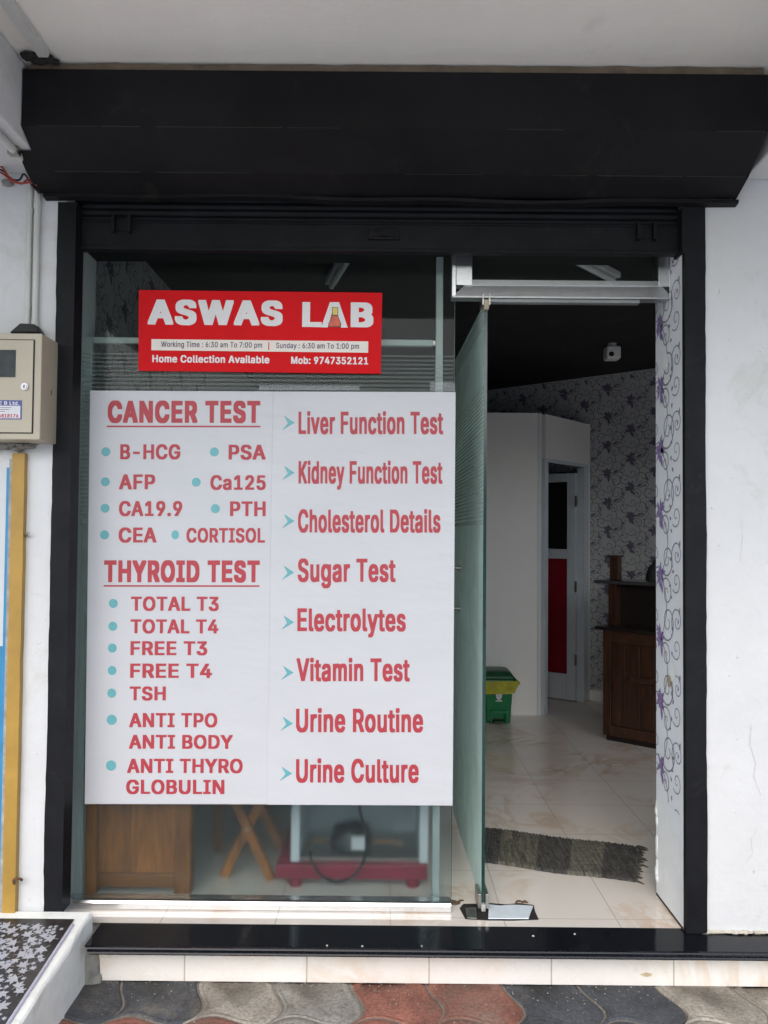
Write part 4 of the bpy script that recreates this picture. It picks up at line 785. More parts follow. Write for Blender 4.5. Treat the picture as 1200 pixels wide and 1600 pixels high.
class Panel:
    """a flat board on the plane Y = y, turned a little in its own plane"""
    def __init__(s, y, ang): s.y, s.a = y, ang
    def frame(s, x0, y0, x1, y1):
        c = P((x0+x1)/2, (y0+y1)/2, Y=s.y)
        k = (c - Vector((0, 0, EYE))).length / Vector(((x0+x1)/2-600, (y0+y1)/2-800, F)).length
        return c, (x1-x0)*k, (y1-y0)*k
    def at(s, c, u, v, lift): return (c.x + u*math.cos(s.a) - v*math.sin(s.a), s.y - lift, c.z + u*math.sin(s.a) + v*math.cos(s.a))
    def text(s, name, body, box, mat, parent, font=None, lift=.0012):
        vs, fs = text_shape(body, font or BOLD)
        c, wd, ht = s.frame(*box)
        xa, xb_ = min(p[0] for p in vs), max(p[0] for p in vs); ya, yb = min(p[1] for p in vs), max(p[1] for p in vs)
        mb = MB()
        mb.add([s.at(c, ((p[0]-xa)/(xb_-xa)-.5)*wd, ((p[1]-ya)/(yb-ya)-.5)*ht, lift) for p in vs], fs)
        o = mb.build(name, mat, parent)
        for p in o.data.polygons:
            pass
        return o
    def bar(s, name, box, mat, parent, lift=.0010):
        c, wd, ht = s.frame(*box)
        return MB().poly([s.at(c, u*wd, v*ht, lift) for u, v in ((-.5, -.5), (.5, -.5), (.5, .5), (-.5, .5))]).build(name, mat, parent)
    def dot(s, name, x, y, rx, ry, mat, parent, lift=.0012):
        c, wd, ht = s.frame(x-rx, y-ry, x+rx, y+ry)
        return MB().poly([s.at(c, wd/2*math.cos(a*math.pi/16), ht/2*math.sin(a*math.pi/16), lift) for a in range(32)]).build(name, mat, parent)
    def shape(s, name, pts, mat, parent, lift=.0012):
        return MB().poly([tuple(P(x, y, Y=s.y) + Vector((0, -lift, 0))) for x, y in pts]).build(name, mat, parent)

BOARD = M('white_board', (.66, .67, .69), .38, var=.02, vs=3, spec=.35)
def translucent(m, amt, col):
    t = m.node_tree; b = t.nodes['Principled BSDF']; out = t.nodes['Material Output']
    tr = t.nodes.new('ShaderNodeBsdfTranslucent'); tr.inputs[0].default_value = (*col, 1)
    mx = t.nodes.new('ShaderNodeMixShader'); mx.inputs[0].default_value = amt
    t.links.new(b.outputs[0], mx.inputs[1]); t.links.new(tr.outputs[0], mx.inputs[2]); t.links.new(mx.outputs[0], out.inputs[0])
t_ = BOARD.node_tree; bump(t_, t_.nodes['Principled BSDF'], nz(t_, 3.2, 3, .5, mapped(t_, coords(t_), (1, 1, 2.2))).outputs['Fac'], .35, .03)
translucent(BOARD, .22, (.85, .86, .88))     # hollow plastic sheet lets daylight through
REDTXT = M('red_vinyl', (.40, .032, .047), .5, var=.06, vs=30)
TEALDOT = M('teal_vinyl', (.115, .38, .41), .4, var=.05, vs=30)
SIGNRED = M('sign_red', (.66, .010, .014), .6, var=.04, vs=6, spec=.12)
SIGNW = M('sign_white', (.72, .70, .70), .4, var=.03, vs=10)
CREAM = M('sign_cream', (.76, .69, .62), .4, var=.03, vs=10)
NAVY = M('sign_navy', (.05, .045, .12), .4, var=.1, vs=20)

def board(name, label, cat, px, y, mat, thick=.004):
    q = [P(a, b, Y=y) for a, b in px]
    t = thing(name, label, cat, (sum(p.x for p in q)/4, y, min(p.z for p in q)))
    o = fix_normals(MB().prism(q, (0, thick, 0)).build('panel', mat, t, .0012, 1))
    return t

YB = YG - .006
pl = board('test_list_board', 'white board listing cancer and thyroid tests in red capitals with teal dots', 'notice board', [(140.5, 610), (429, 611.5), (419, 1257), (132, 1256.5)], YB, BOARD)
p1 = Panel(YB, .0075)
for s_, bx in (('CANCER TEST', (168.5, 625.8, 406.7, 661.6)), ('THYROID TEST', (162.7, 875.2, 405.9, 910.5))):
    p1.text('heading', s_, bx, REDTXT, pl, HEAVY)
p1.bar('underline', (167, 665.2, 407, 667.6), REDTXT, pl); p1.bar('underline', (162, 914.4, 405.7, 916.8), REDTXT, pl)
for s_, bx in (('B-HCG', (188, 694, 281.9, 718)), ('PSA', (357.3, 694.8, 415.2, 718.7)), ('AFP', (186.1, 741.3, 242.7, 764.8)), ('Ca125', (328.8, 742.3, 415.2, 765.9)),
               ('CA19.9', (186.1, 782.7, 284.8, 806.7)), ('PTH', (359.5, 783.4, 415.2, 806.5)), ('CEA', (185.6, 824, 244.8, 848)), ('CORTISOL', (291.5, 824.8, 414.1, 848.3)),
               ('TOTAL T3', (204.8, 932, 341.9, 954.7)), ('TOTAL T4', (204.3, 967.5, 341.3, 989.9)), ('FREE T3', (204, 1001.9, 324, 1024)), ('FREE T4', (203.5, 1036.8, 331.2, 1059.2)),
               ('TSH', (202.7, 1072.5, 259.2, 1094.7)), ('ANTI TPO', (202.1, 1113.9, 339.5, 1136.5)), ('ANTI BODY', (201.6, 1148, 364, 1170.1)),
               ('ANTI THYRO', (198.7, 1185.3, 379.2, 1208)), ('GLOBULIN', (197.3, 1218.1, 350.7, 1240.8))):
    p1.text('text_line', s_, bx, REDTXT, pl)
for x, y, r in ((165.6, 705.9, 7), (334.9, 706.1, 7), (164.8, 752.8, 7), (306.7, 753.3, 7), (164.3, 794.1, 7), (336.5, 794.7, 7), (163.7, 835.7, 7), (273.9, 835.7, 6),
                (177.1, 942.7, 6.8), (176.3, 978.4, 6.8), (175.7, 1012.5, 6.8), (175.2, 1047.5, 6.8), (174.7, 1082.9, 6.8), (174.7, 1124.5, 7.8), (173.6, 1196, 7.8)):
    p1.dot('bullet', x, y, r if r != 6 else 5.8, max(r, 7), TEALDOT, pl)

pr = board('test_list_board', 'white board with eight arrowed red lines from liver function to urine culture', 'notice board', [(426.5, 611.5), (712, 612.3), (707.3, 1259), (416.8, 1257.6)], YB-.0043, BOARD)
p2 = Panel(YB-.0043, .0075)
for s_, bx in (('Liver Function Test', (466.5, 642.5, 692.5, 678.9)), ('Kidney Function Test', (466.5, 719.6, 691.3, 765.3)), ('Cholesterol Details', (465.7, 795.2, 688.2, 832.8)),
               ('Sugar Test', (465.3, 872.7, 618.1, 919.2)), ('Electrolytes', (464.6, 950.6, 634, 996)), ('Vitamin Test', (463.4, 1027.8, 640.2, 1065)),
               ('Urine Routine', (462.6, 1106.4, 661.1, 1144.4)), ('Urine Culture', (462.6, 1185.1, 654.1, 1223.1))):
    p2.text('text_line', s_, bx, REDTXT, pr)
for x, y in ((440.5, 661), (440.3, 739.2), (440.2, 814.6), (439.8, 895), (439.3, 972.7), (438.8, 1051.4), (437.8, 1130.9), (436.5, 1209)):
    p2.shape('arrow', [(x+3.5, y-11.5), (x+20, y-.5), (x, y+11.5), (x+9.5, y+.3)], TEALDOT, pr)
for x0, x1, y0, y1 in ((405, 562, 602, 610), (672, 711, 597, 611)):
    c = [P(a, b, Y=YB-.001) for a, b in ((x0, y0), (x1, y0+1), (x1, y1), (x0, y1))]
    MB().prism(c, (0, -.0006, 0)).build('sticky_tape', film('tape_film', (.62, .66, .66), .16), pl if x0 < 500 else pr)

sg = board('shop_sign', 'red sign with large white lettering and a flask above the white boards', 'sign', [(216.6, 452.9), (597.4, 457.2), (594.9, 584), (216, 579.3)], YB, SIGNRED)
p3 = Panel(YB, -.001)
p3.text('lettering', 'ASWAS', (231.2, 468.6, 441.8, 509), SIGNW, sg, HEAVY)
p3.text('lettering', 'L', (472.3, 472, 503, 511.4), SIGNW, sg, HEAVY)
p3.text('lettering', 'B', (548, 472.6, 583.4, 511.8), SIGNW, sg, HEAVY)
# the A of LAB holds a flask
p3.shape('lettering', [(501.8, 511.7), (515.6, 472.2), (529.8, 472.3), (543.4, 512), (533, 512), (530.5, 504), (525.5, 486), (519.5, 486), (514.5, 504), (512, 511.8)], SIGNW, sg)
fk = p3.shape('flask', [(518.8, 480), (528.6, 480.1), (528.2, 493), (533.4, 507), (532.4, 511.2), (513.8, 511), (512.8, 506.8), (519.2, 493)], M('flask_outline', (.10, .05, .04), .4), sg, .0016)
p3.shape('liquid', [(519.6, 494), (527.8, 494), (532.2, 507), (531.2, 509.8), (514.8, 509.7), (514, 506.6)], M('flask_liquid', (.62, .10, .05), .4, var=.25, vs=80), fk, .0020)
p3.shape('neck', [(519.8, 481), (527.6, 481), (527.4, 492), (520, 492)], M('flask_neck', (.66, .55, .10), .4), fk, .0020)
st = p3.shape('hours_strip', [(236.8, 530), (575.4, 533.6), (575.2, 551.2), (236.6, 547.4)], CREAM, sg)
p3.text('text_line', 'Working Time : 6:30 am To 7:00 pm', (252, 534.2, 409.7, 545.2), NAVY, st, SMALL, .0022)
p3.text('text_line', 'Sunday : 6:30 am To 1:00 pm', (431.4, 536.2, 561, 547), NAVY, st, SMALL, .0022)
p3.bar('divider', (419.4, 535, 420.8, 547.4), SIGNRED, st, .0022)
p3.text('text_line', 'Home Collection Available', (238.1, 555.2, 421, 567.2), SIGNW, sg)
p3.text('text_line', 'Mob: 9747352121', (454.8, 557.6, 575.3, 569.2), SIGNW, sg)

# ------------------------------------------------------------------ fixed pane
fw = thing('shop_window', 'tall fixed glass pane with frosted stripes, carrying the red sign and boards', 'window', (-.4, YG, ZF))
GLASS = glass('window_glass', (.90, .93, .92),   .10, .015, .008, (.55, .60, .60))
EDGE = M('glass_edge', (.006, .035, .028), .2, var=.3, vs=30)
xg0, xg1 = XL+.003, P(708.5, 840, Y=YG).x
pn = MB(); pn.box(xg0, xg1-.0008, YG, YG+.010, ZF+.03, 2.556)
pn.build('pane', GLASS, fw)
MB().box(xg1-.0007, xg1+.0006, YG, YG+.010, ZF+.03, 2.556).build('pane_edge', EDGE, fw)
FILM = film('frosted_film', (.46, .52, .50), .13)
sf = MB(); z = 1.56
while z < 2.165:
    h = .0115 - .006*max(0, (z-1.9)/.27) if z > 1.9 else .0115
    sf.box(xg0+.002, xg1-.003, YG+.0104, YG+.0108, z, z+h); z += .0158
sf.box(xg0+.002, xg1-.003, YG+.0104, YG+.0108, 1.53, 1.556)
sf.build('striped_film', FILM, fw)
HZ = bpy.data.materials.new('hazy_film'); HZ.use_nodes = True
t_ = HZ.node_tree; t_.nodes.remove(t_.nodes['Principled BSDF'])
r_ = t_.nodes.new('ShaderNodeBsdfRefraction'); r_.inputs['IOR'].default_value = 1.25; r_.inputs['Roughness'].default_value = .26; r_.inputs[0].default_value = (.95, .97, .98, 1)
d_ = t_.nodes.new('ShaderNodeBsdfDiffuse'); d_.inputs[0].default_value = (.55, .62, .68, 1)
m_ = t_.nodes.new('ShaderNodeMixShader'); m_.inputs[0].default_value = .03
t_.links.new(r_.outputs[0], m_.inputs[1]); t_.links.new(d_.outputs[0], m_.inputs[2]); t_.links.new(m_.outputs[0], t_.nodes['Material Output'].inputs[0])
MB().box(xg0+.03, xg1-.004, YG+.0106, YG+.0116, ZF+.035, 1.2).build('hazy_film', HZ, fw)
SILLM = M('sill_aluminium', (.66, .67, .68), .22, 1.0, var=.06, vs=14, stain=(.35, .35, .36), stain_amt=.6, stain_scale=10)
sx0, sx1 = P(104, 1410, Y=2.885).x, P(705, 1415, Y=2.885).x
zt = P(400, 1408, Y=2.885).z
sm = MB()
prof = [(2.886, ZF), (2.883, ZF+.004), (2.883, zt-.012), (2.888, zt-.003), (2.896, zt), (2.935, zt), (2.935, ZF)]
sm.prism([(sx0, y, z) for y, z in prof], (sx1-sx0, 0, 0))
fix_normals(sm.build('sill_channel', SILLM, fw, .001, 1))

# aluminium display frame standing right behind the pane
df = thing('display_frame', 'pale aluminium frame of two uprights and a crossbar right behind the window pane', 'frame', (-.45, 2.97, ZF))
GA = M('frame_white', (.40, .45, .43), .45, .1, var=.06, vs=10, stain=(.35, .34, .30), stain_amt=.64, stain_scale=8)
ya, yb_ = 2.955, 2.985
x0_, x1_ = P(125, 800, Y=2.955).x, P(139, 800, Y=2.955).x
zc_ = P(400, 533, Y=2.955).z
MB().box(x0_, x1_, ya, yb_, ZF, zc_+.012).build('upright', GA, df, .002)
x2_, x3_ = P(680, 700, Y=2.955).x, P(691, 700, Y=2.955).x
MB().box(x2_, x3_, ya, yb_, ZF, 2.55).build('upright', GA, df, .002)
MB().box(x1_, x2_-.012, ya+.003, yb_-.003, zc_-.012, zc_+.012).build('crossbar', GA, df, .003)
MB().box(x2_-.012, x2_, ya+.006, yb_-.006, zc_-.010, zc_+.010).build('end_cap', STEEL, df, .002)

# ------------------------------------------------------------------ transom over the doorway
tf = thing('transom_window', 'narrow aluminium framed light above the open doorway', 'window', (.64, 2.9, 2.33))
tx0, tx1 = P(706, 440, Y=2.89).x, P(1052, 440, Y=2.89).x
tz0, tz1 = P(880, 466, Y=2.89).z, P(880, 437, Y=2.89).z
rl = MB(); rl.prism([(tx0+.001, 2.89, tz0), (tx0+.001, 2.89, tz0+.004), (tx0+.055, 2.902, tz1-.018), (tx0+.055, 2.905, tz1), (tx0+.055, 2.94, tz1), (tx0+.001, 2.94, tz0)], (tx1-tx0-.055, 0, 0))
rl = MB()
def mitre(a, b, z): return a, b
yo = [(2.890, tz0), (2.8905, tz0+.006), (2.900, tz1-.020), (2.896, tz1-.018), (2.898, tz1), (2.94, tz1), (2.94, tz0)]
ins = [.0, .004, .050, .050, .060, .060, .0]
vsl = [(tx0+i, y, z) for (y, z), i in zip(yo, ins)]; vsr = [(tx1-i*.75, y, z) for (y, z), i in zip(yo, ins)]
n = len(yo)
rl.add(vsl+vsr, [list(range(n))[::-1], list(range(n, 2*n))] + [(i, (i+1) % n, n+(i+1) % n, n+i) for i in range(n)])
fix_normals(rl.build('bottom_rail', ALU, tf))
lp = MB()
xa_ = P(738, 420, Y=2.893).x
lp.box(tx0+.016, xa_, 2.893, 2.94, tz1-.022, 2.553); lp.box(tx0, tx0+.0155, 2.886, 2.94, tz0+.004, 2.553)
lp.build('side_post', ALU, tf, .0015)
rp_ = MB(); xb2 = P(1029, 420, Y=2.893).x
rp_.box(xb2, tx1-.012, 2.893, 2.94, tz1-.022, 2.553); rp_.box(tx1-.0115, XR-.0075, 2.888, 2.94, tz0+.004, 2.553)
rp_.build('side_post', ALU, tf, .0015)
MB().box(xa_+.0005, xb2-.0005, 2.915, 2.921, tz1+.0005, 2.553).build('pane', GLASS, tf)
ub = MB(); ub.box(P(762, 470, Y=2.9).x, P(1000, 470, Y=2.9).x, 2.9, 2.93, tz0-.013, tz0-.0005)
ub.build('door_stop', M('grey_channel', (.25, .26, .26), .5, .4), tf, .001)

# ------------------------------------------------------------------ glass door, standing open into the shop
gd = thing('glass_door', 'frameless green glass door standing open into the shop, frosted stripes across it', 'door', (.345, 2.9, ZF))
hx, hy = P(756.5, 1403, Y=2.915).x, 2.905
dirv = Vector((-.024, 1, 0)).normalized(); nv = Vector((-dirv.y, dirv.x, 0))     # nv points to -X
DW = .95; zb0 = P(757, 1408, Y=2.915).z; zb1 = P(755, 474, Y=2.915).z
DG = glass('door_glass', (.66, .80, .74), .9, .03, .8, (.80, .93, .88))  # pale haze in the glass stands in for reflections on the open leaf
def dbox(a0, a1, n0, n1, z0, z1, mb=None, m=0):
    mb = mb or MB(); o = Vector((hx, hy, z0)) + dirv*a0 + nv*n0
    return mb.obox(o, nv*(n1-n0), dirv*(a1-a0), (0, 0, z1-z0), m)
dp = dbox(.0012, DW, 0, .011, zb0, zb1).build('pane', DG, gd)
dbox(0, .0011, -.0004, .0114, zb0, zb1).build('pane_edge', EDGE, gd)
fmb = MB(); z = 1.57
while z < 2.05:
    dbox(.004, DW-.004, .0114, .0118, z, z+.0105, fmb); z += .0158
dbox(.004, DW-.004, .0114, .0118, 2.275, 2.345, fmb); dbox(.004, DW-.004, .0114, .0118, 1.545, 1.562, fmb)
fmb.build('striped_film', film('door_film', (.66, .74, .71), .30), gd)
tc = MB()
dbox(-.014, .055, -.010, -.003, zb1-.012, zb1+.03, tc); dbox(-.014, .055, .014, .021, zb1-.012, zb1+.03, tc)
tcp = tc.build('top_clamp', STEEL, gd, .001)
dbox(-.017, .04, -.003, .014, zb1-.03, zb1+.008).build('pivot_block', M('cream_plastic', (.42, .36, .27), .6, var=.2, vs=60), tcp, .003)
bc = MB()
dbox(-.012, .075, -.014, -.002, ZF+.012, zb0+.034, bc); dbox(-.012, .075, .013, .025, ZF+.012, zb0+.034, bc)
bcp = bc.build('bottom_clamp', STEEL, gd, .001)
dbox(-.016, .06, -.002, .013, ZF+.004, zb0-.001).build('pivot_block', M('grey_plastic', (.42, .41, .38), .5, var=.2, vs=60), bcp, .002)
ha = MB()
hpos = .70
for zz_ in (1.355, 1.172):
    o = Vector((hx, hy, zz_)) + dirv*hpos
    so_ = MB().tube([o + nv*.011, o + nv*.075], .0075, 0, 12); so_.tube([o + nv*.0115, o + nv*.017], .013, 0, 14)
    so_.build('standoff', STEEL, gd)
o = Vector((hx, hy, 0)) + dirv*hpos + nv*.082
MB().tube([o + Vector((0, 0, 1.08)), o + Vector((0, 0, 1.45))], .012, 0, 14).build('handle', STEEL, gd)

# floor spring under the door
fs = thing('floor_spring', 'bright steel floor spring cover in a ragged cut hole at the doorway', 'floor spring', (.4, 2.87, ZF))
def fp(x, y, z): return tuple(P(x, y, Z=z))
holepx = [(718, 1419), (724, 1412), (742, 1412), (768, 1411), (790, 1413), (812, 1411), (834, 1414), (836, 1424), (842, 1437), (800, 1438.5), (760, 1438), (727, 1436)]
MB().poly([fp(x, y, ZF+.0016) for x, y in holepx][::-1]).build('hole_edge', M('hole_black', (.015, .013, .011), .95, var=.5, vs=60, bmp=.8), fs)  # flat black sheet filling the ragged outline of the cut hole
pk = [(764, 1414.5), (782, 1416.5), (800, 1415), (818, 1416), (833, 1417), (829, 1427), (826, 1436), (795, 1436), (763, 1436)]
fix_normals(MB().prism([fp(x, y, ZF+.004) for x, y in pk], (0, 0, .004)).build('cover_plate', M('cover_steel', (.66, .72, .77), .3, .0, var=.06, vs=40, stain=(.10, .09, .08), stain_amt=.72, stain_scale=22), fs))
RUSTD = M('rust_dirt', (.12, .075, .045), .95, var=.4, vs=50)
pk = [(727, 1420), (744, 1419), (745, 1436), (730, 1435)]
fix_normals(MB().prism([fp(x, y, ZF+.004) for x, y in pk], (0, 0, .004)).build('cover_plate', M('cover_dull', (.22, .23, .22), .4, .8, var=.4, vs=40), fs))
for k in range(22):
    gr_ = MB() if k in (0, 14) else gr_
    x = random.uniform(706, 723) if k < 14 else random.uniform(805, 822); y = random.uniform(1407, 1414) if x < 730 else random.uniform(1408, 1411)
    q = P(x, y, Z=ZF); lump(gr_, (q.x, q.y, ZF+.001), (random.uniform(.004, .010), random.uniform(.004, .008), .004), k, 0, 5, .9)
    if k in (13, 21): gr_.build('dirt', RUSTD, fs)

# ------------------------------------------------------------------ rag rug
rug = thing('door_mat', 'striped black and olive rag rug with fringed ends on the tiled floor', 'mat', (.75, 3.42, ZF))
cTL, cTR, cBR, cBL = P(745, 1293, Z=ZF), P(1000, 1325, Z=ZF), P(993, 1380, Z=ZF), P(738, 1347, Z=ZF)
RB = M('rug_black', (.078, .075, .07), .95, var=.6, vs=60, bmp=1.0, bs=260, emb=.004)
RO = M('rug_olive', (.145, .138, .11), .95, var=.5, vs=50, bmp=1.0, bs=260, emb=.004)
for m_ in (RB, RO):     # weft threads running across the rug
    t_ = m_.node_tree; p_ = t_.nodes['Principled BSDF']; lk_ = p_.inputs['Base Color'].links[0].from_socket
    n_ = nz(t_, 1, 3, .6, mapped(t_, coords(t_), (130, 9, 9), (0, 0, R(14))))
    t_.links.new(mixc(t_, 1.0, lk_, ramp(t_, n_.outputs['Fac'], [(.3, (.35, .35, .35)), (.7, (1.5, 1.5, 1.45))]).outputs[0], 'MULTIPLY'), p_.inputs['Base Color'])
NU, NV = 150, 30
def rp(u, v, z=0):
    a = cBL.lerp(cBR, u); b = cTL.lerp(cTR, u); q = a.lerp(b, v)
    q.y += .008*math.sin(u*9) + .005*noise.noise(Vector((u*30, v*2, 0))) * (1 if v < .06 or v > .94 else 0)
    return (q.x, q.y, ZF + z)
vs = []; fs_ = []; ms = []
bounds = [(0, .17, 0), (.17, .20, 1), (.20, .40, 1), (.40, .60, 0), (.60, .80, 1), (.80, 1.01, 0)]
for a in range(NU+1):
    for b in range(NV+1):
        u, v = a/NU, b/NV
        z = .010 + .003*math.sin(a*2.1 + 3*noise.noise(Vector((u*40, v*4, 1)))) + .003*noise.noise(Vector((u*60, v*20, 2)))
        if b in (0, NV): z = .001
        vs.append(rp(u, v, z))
rm = MB()
for a in range(NU):
    u = (a+.5)/NU
    mi = next(m for lo, hi, m in bounds if lo <= u + .006*noise.noise(Vector((a*.9, 0, 0))) < hi or hi > 1)
    for b in range(NV):
        fs_.append((a*(NV+1)+b, (a+1)*(NV+1)+b, (a+1)*(NV+1)+b+1, a*(NV+1)+b+1)); ms.append(mi)
rm.v = vs; rm.f = [list(f) for f in fs_]; rm.m = ms; rm.sm = [True]*len(ms)
rm.build('weave', [RB, RO], rug)
for end, du in ((1.0, 1), (0.0, -1)):
    fr = MB()
    for k in range(26):
        v = (k+.5)/26 + random.uniform(-.012, .012)
        p0 = Vector(rp(end - du*.012, v, .008)); L_n = random.uniform(.018, .045)
        d = (cBR-cBL).normalized()*du + Vector((0, random.uniform(-.5, .5), 0))
        p1_ = p0 + d*L_n*.6; p1_.z = ZF+.006; p2_ = p0 + d*L_n + Vector((0, random.uniform(-.008, .008), 0)); p2_.z = ZF+.003
        fr.tube([p0, p1_, p2_], [.0045, .0038, .0015], 0, 6)
    fr.build('fringe', RB, rug)

# ------------------------------------------------------------------ inside the shop
AX = P(845, 1118, Z=ZF)           # near corner of the white cabin
cdir = Vector((.663, .748, 0))    # its door side runs back to the right
zcab = P(845, 645.5, Y=AX.y).z
cb = thing('partition_cabin', 'white boarded cabin with a red panelled door at the back of the shop', 'cabin', tuple(AX))
AX = Vector((AX.x, AX.y, 0))
tdr0, tdr1 = .055, .695           # door opening along the side
# where the side meets the back wall
den = cdir.x*bn.x + cdir.y*bn.y
SL = ((BW0 - AX).dot(bn))/den - .01
MB().box(-.7, AX.x-.028, AX.y, AX.y+.06, ZF, zcab).build('front_wall', CABINW, cb)
MB().box(AX.x-.027, AX.x, AX.y-.002, AX.y+.062, ZF, zcab).build('corner_post', M('cabin_post', (.60, .62, .64), .5, var=.04), cb, .003)
cn = Vector((cdir.y, -cdir.x, 0))  # outward normal of the door side
def cbox(mb, a0, a1, n0, n1, z0, z1, m=0):
    return mb.obox(AX + cdir*a0 + cn*n0 + Vector((0, 0, z0)), cn*(n1-n0), cdir*(a1-a0), (0, 0, z1-z0), m)
zdo = 2.075
sw = MB(); cbox(sw, .062, tdr1, -.06, 0, zdo, zcab); cbox(sw, tdr1, SL, -.06, 0, ZF, zcab)
sw.build('side_wall', CABINW, cb)
BLUEGR = M('door_frame_paint', (.50, .54, .58), .45, var=.05, vs=8)
f_ = MB(); cbox(f_, .032, tdr0+.03, -.055, .012, ZF, zdo); cbox(f_, tdr1-.03, tdr1+.05, -.055, .012, ZF, zdo); cbox(f_, .032, tdr1+.05, -.055, .012, zdo, zdo+.03)
f_.build('door_frame', BLUEGR, cb, .003)
hg = AX + cdir*(tdr1-.035) + cn*-.05
ld = Vector((-.80, .60, 0)).normalized(); ln = Vector((ld.y, -ld.x, 0))
if ln.y > 0: ln = -ln
def lbox(mb, a0, a1, n0, n1, z0, z1, m=0):
    return mb.obox(hg + ld*a0 + ln*n0 + Vector((0, 0, z0)), ln*(n1-n0), ld*(a1-a0), (0, 0, z1-z0), m)
WD = .60; l = MB()
lbox(l, 0, .075, 0, .035, ZF+.01, 2.03); lbox(l, WD-.075, WD, 0, .035, ZF+.01, 2.03)
for a, b in ((ZF+.01, ZF+.22), (1.32, 1.40), (1.96, 2.03)): lbox(l, .0755, WD-.0755, 0, .035, a, b)
dl = l.build('door', BLUEGR, cb, .003)
dl['label'] = 'cabin door ajar with dark glass above and red panel below'
lbox(MB(), .076, WD-.076, .010, .022, ZF+.221, 1.3195).build('red_panel', M('door_red', (.19, .004, .014), .35, var=.08, vs=5), dl)
lbox(MB(), .076, WD-.076, .010, .022, 1.4005, 1.9595).build('glass_panel', M('dark_pane', (.010, .011, .012), .08), dl)
for zz_ in (.45, 1.05, 1.75):
    h_ = MB(); lbox(h_, -.012, .004, .028, .042, zz_, zz_+.09); h_.build('hinge', STEEL, dl)

# reception counter
C0 = P(942, 1157, Z=ZF); C1 = P(1027, 1173, Z=ZF)
cu = Vector((C1.x-C0.x, C1.y-C0.y, 0)).normalized(); cv = Vector((-cu.y, cu.x, 0))
if cv.y < 0: cv = -cv
ct = thing('reception_counter', 'dark brown wooden reception counter behind the wallpapered jamb', 'counter', tuple(C0))
CO = Vector((C0.x, C0.y, 0))
WD1 = wood('dark_teak', (.022, .009, .005), (.088, .034, .016), 'Z', 16, .32)
WD1H = wood('dark_teak_rail', (.03, .012, .007), (.095, .040, .020), 'X', 16, .32)
WD2 = M('near_black_wood', (.014, .009, .008), .3, var=.4, vs=12)
def kbox(mb, a0, a1, n0, n1, z0, z1, m=0):
    return mb.obox(CO + cu*a0 + cv*n0 + Vector((0, 0, z0)), cu*(a1-a0), cv*(n1-n0), (0, 0, z1-z0), m)
LC = 1.35
zl1 = P(942, 981, Y=C0.y).z; zl2 = P(942, 910, Y=C0.y).z; zl3 = P(948, 868, Y=C0.y).z
b_ = MB(); kbox(b_, .0, LC, .022, .50, ZF+.04, zl1-.012); b_.build('carcass', WD1, ct)
b_ = MB(); kbox(b_, .01, LC, .035, .48, ZF, ZF+.0395); b_.build('plinth', WD2, ct)
b_ = MB(); kbox(b_, 0, .055, 0, .0215, ZF+.04, zl1-.012); b_.build('stile', WD1, ct, .002); b_ = MB(); kbox(b_, LC/2-.03, LC/2+.03, 0, .0215, ZF+.04, zl1-.012); b_.build('stile', WD1, ct, .002)
b_ = MB(); kbox(b_, .0555, LC/2-.0305, 0, .0215, zl1-.095, zl1-.012); b_.build('rail', WD1H, ct, .002); b_ = MB(); kbox(b_, .0555, LC/2-.0305, 0, .0215, ZF+.04, ZF+.11); b_.build('rail', WD1H, ct, .002)
for k in range(6):
    b_ = MB(); a0 = .058 + k*.098; kbox(b_, a0, a0+.094, .008, .0215, ZF+.111, zl1-.0955); b_.build('board', WD1, ct, .003)
b_ = MB(); kbox(b_, .19, .62, -.014, .0075, .56, .60); b_.build('ledge', WD1H, ct, .003)
b_ = MB(); kbox(b_, -.045, LC, -.03, .52, zl1-.012, zl1+.012); b_.build('worktop', WD2, ct, .004)
b_ = MB(); kbox(b_, .06, LC, .16, .20, zl1+.0125, zl2-.012); b_.build('upstand', WD2, ct)
b_ = MB(); kbox(b_, .0, .055, .08, .20, zl1+.0125, zl2-.012); b_.build('end_panel', WD1, ct, .002)
b_ = MB(); kbox(b_, -.09, LC, .05, .34, zl2-.012, zl2+.012); b_.build('ledge_top', M('ledge_glass', (.05, .05, .052), .12, var=.1), ct, .003)
b_ = MB(); kbox(b_, .0, .06, .10, .16, zl2+.0125, zl3-.012); kbox(b_, -.012, .072, .088, .172, zl3-.012, zl3); b_.build('corner_post', WD1, ct, .003)

# chair behind the counter: only its round back shows
chp = P(1031, 893, Y=5.75)
oc = thing('office_chair', 'dark office chair whose round back shows behind the counter', 'chair', (chp.x, chp.y, ZF))
BK = M('black_upholstery', (.012, .012, .013), .7, var=.2, vs=20, bmp=.2)
b_ = MB(); lump(b_, (chp.x, chp.y, chp.z-.10), (.105, .04, .17), 4, 0, 12, .8); b_.build('backrest', BK, oc)
b_ = MB(); lump(b_, (chp.x+.08, chp.y+.24, .62), (.25, .24, .05), 5, 0, 12, .7); b_.build('seat', BK, oc)
b_ = MB(); b_.tube([(chp.x, chp.y+.03, chp.z-.22), (chp.x+.02, chp.y+.02, .75), (chp.x+.05, chp.y+.15, .57)], .022); b_.tube([(chp.x+.08, chp.y+.24, .58), (chp.x+.08, chp.y+.24, .24)], .028); b_.build('post', STEEL, oc)
for k in range(5):
    a = k*2*math.pi/5; q = Vector((chp.x+.08, chp.y+.24, .26)); e = q + Vector((math.cos(a)*.28, math.sin(a)*.28, -.04))
    lg = MB().tube([q, e], [.022, .014]).build('leg', STEEL, oc)
    b_ = MB(); lump(b_, (e.x, e.y, ZF+.03), (.022, .022, .03), k, 0, 6, 1); b_.build('caster', BK, lg)

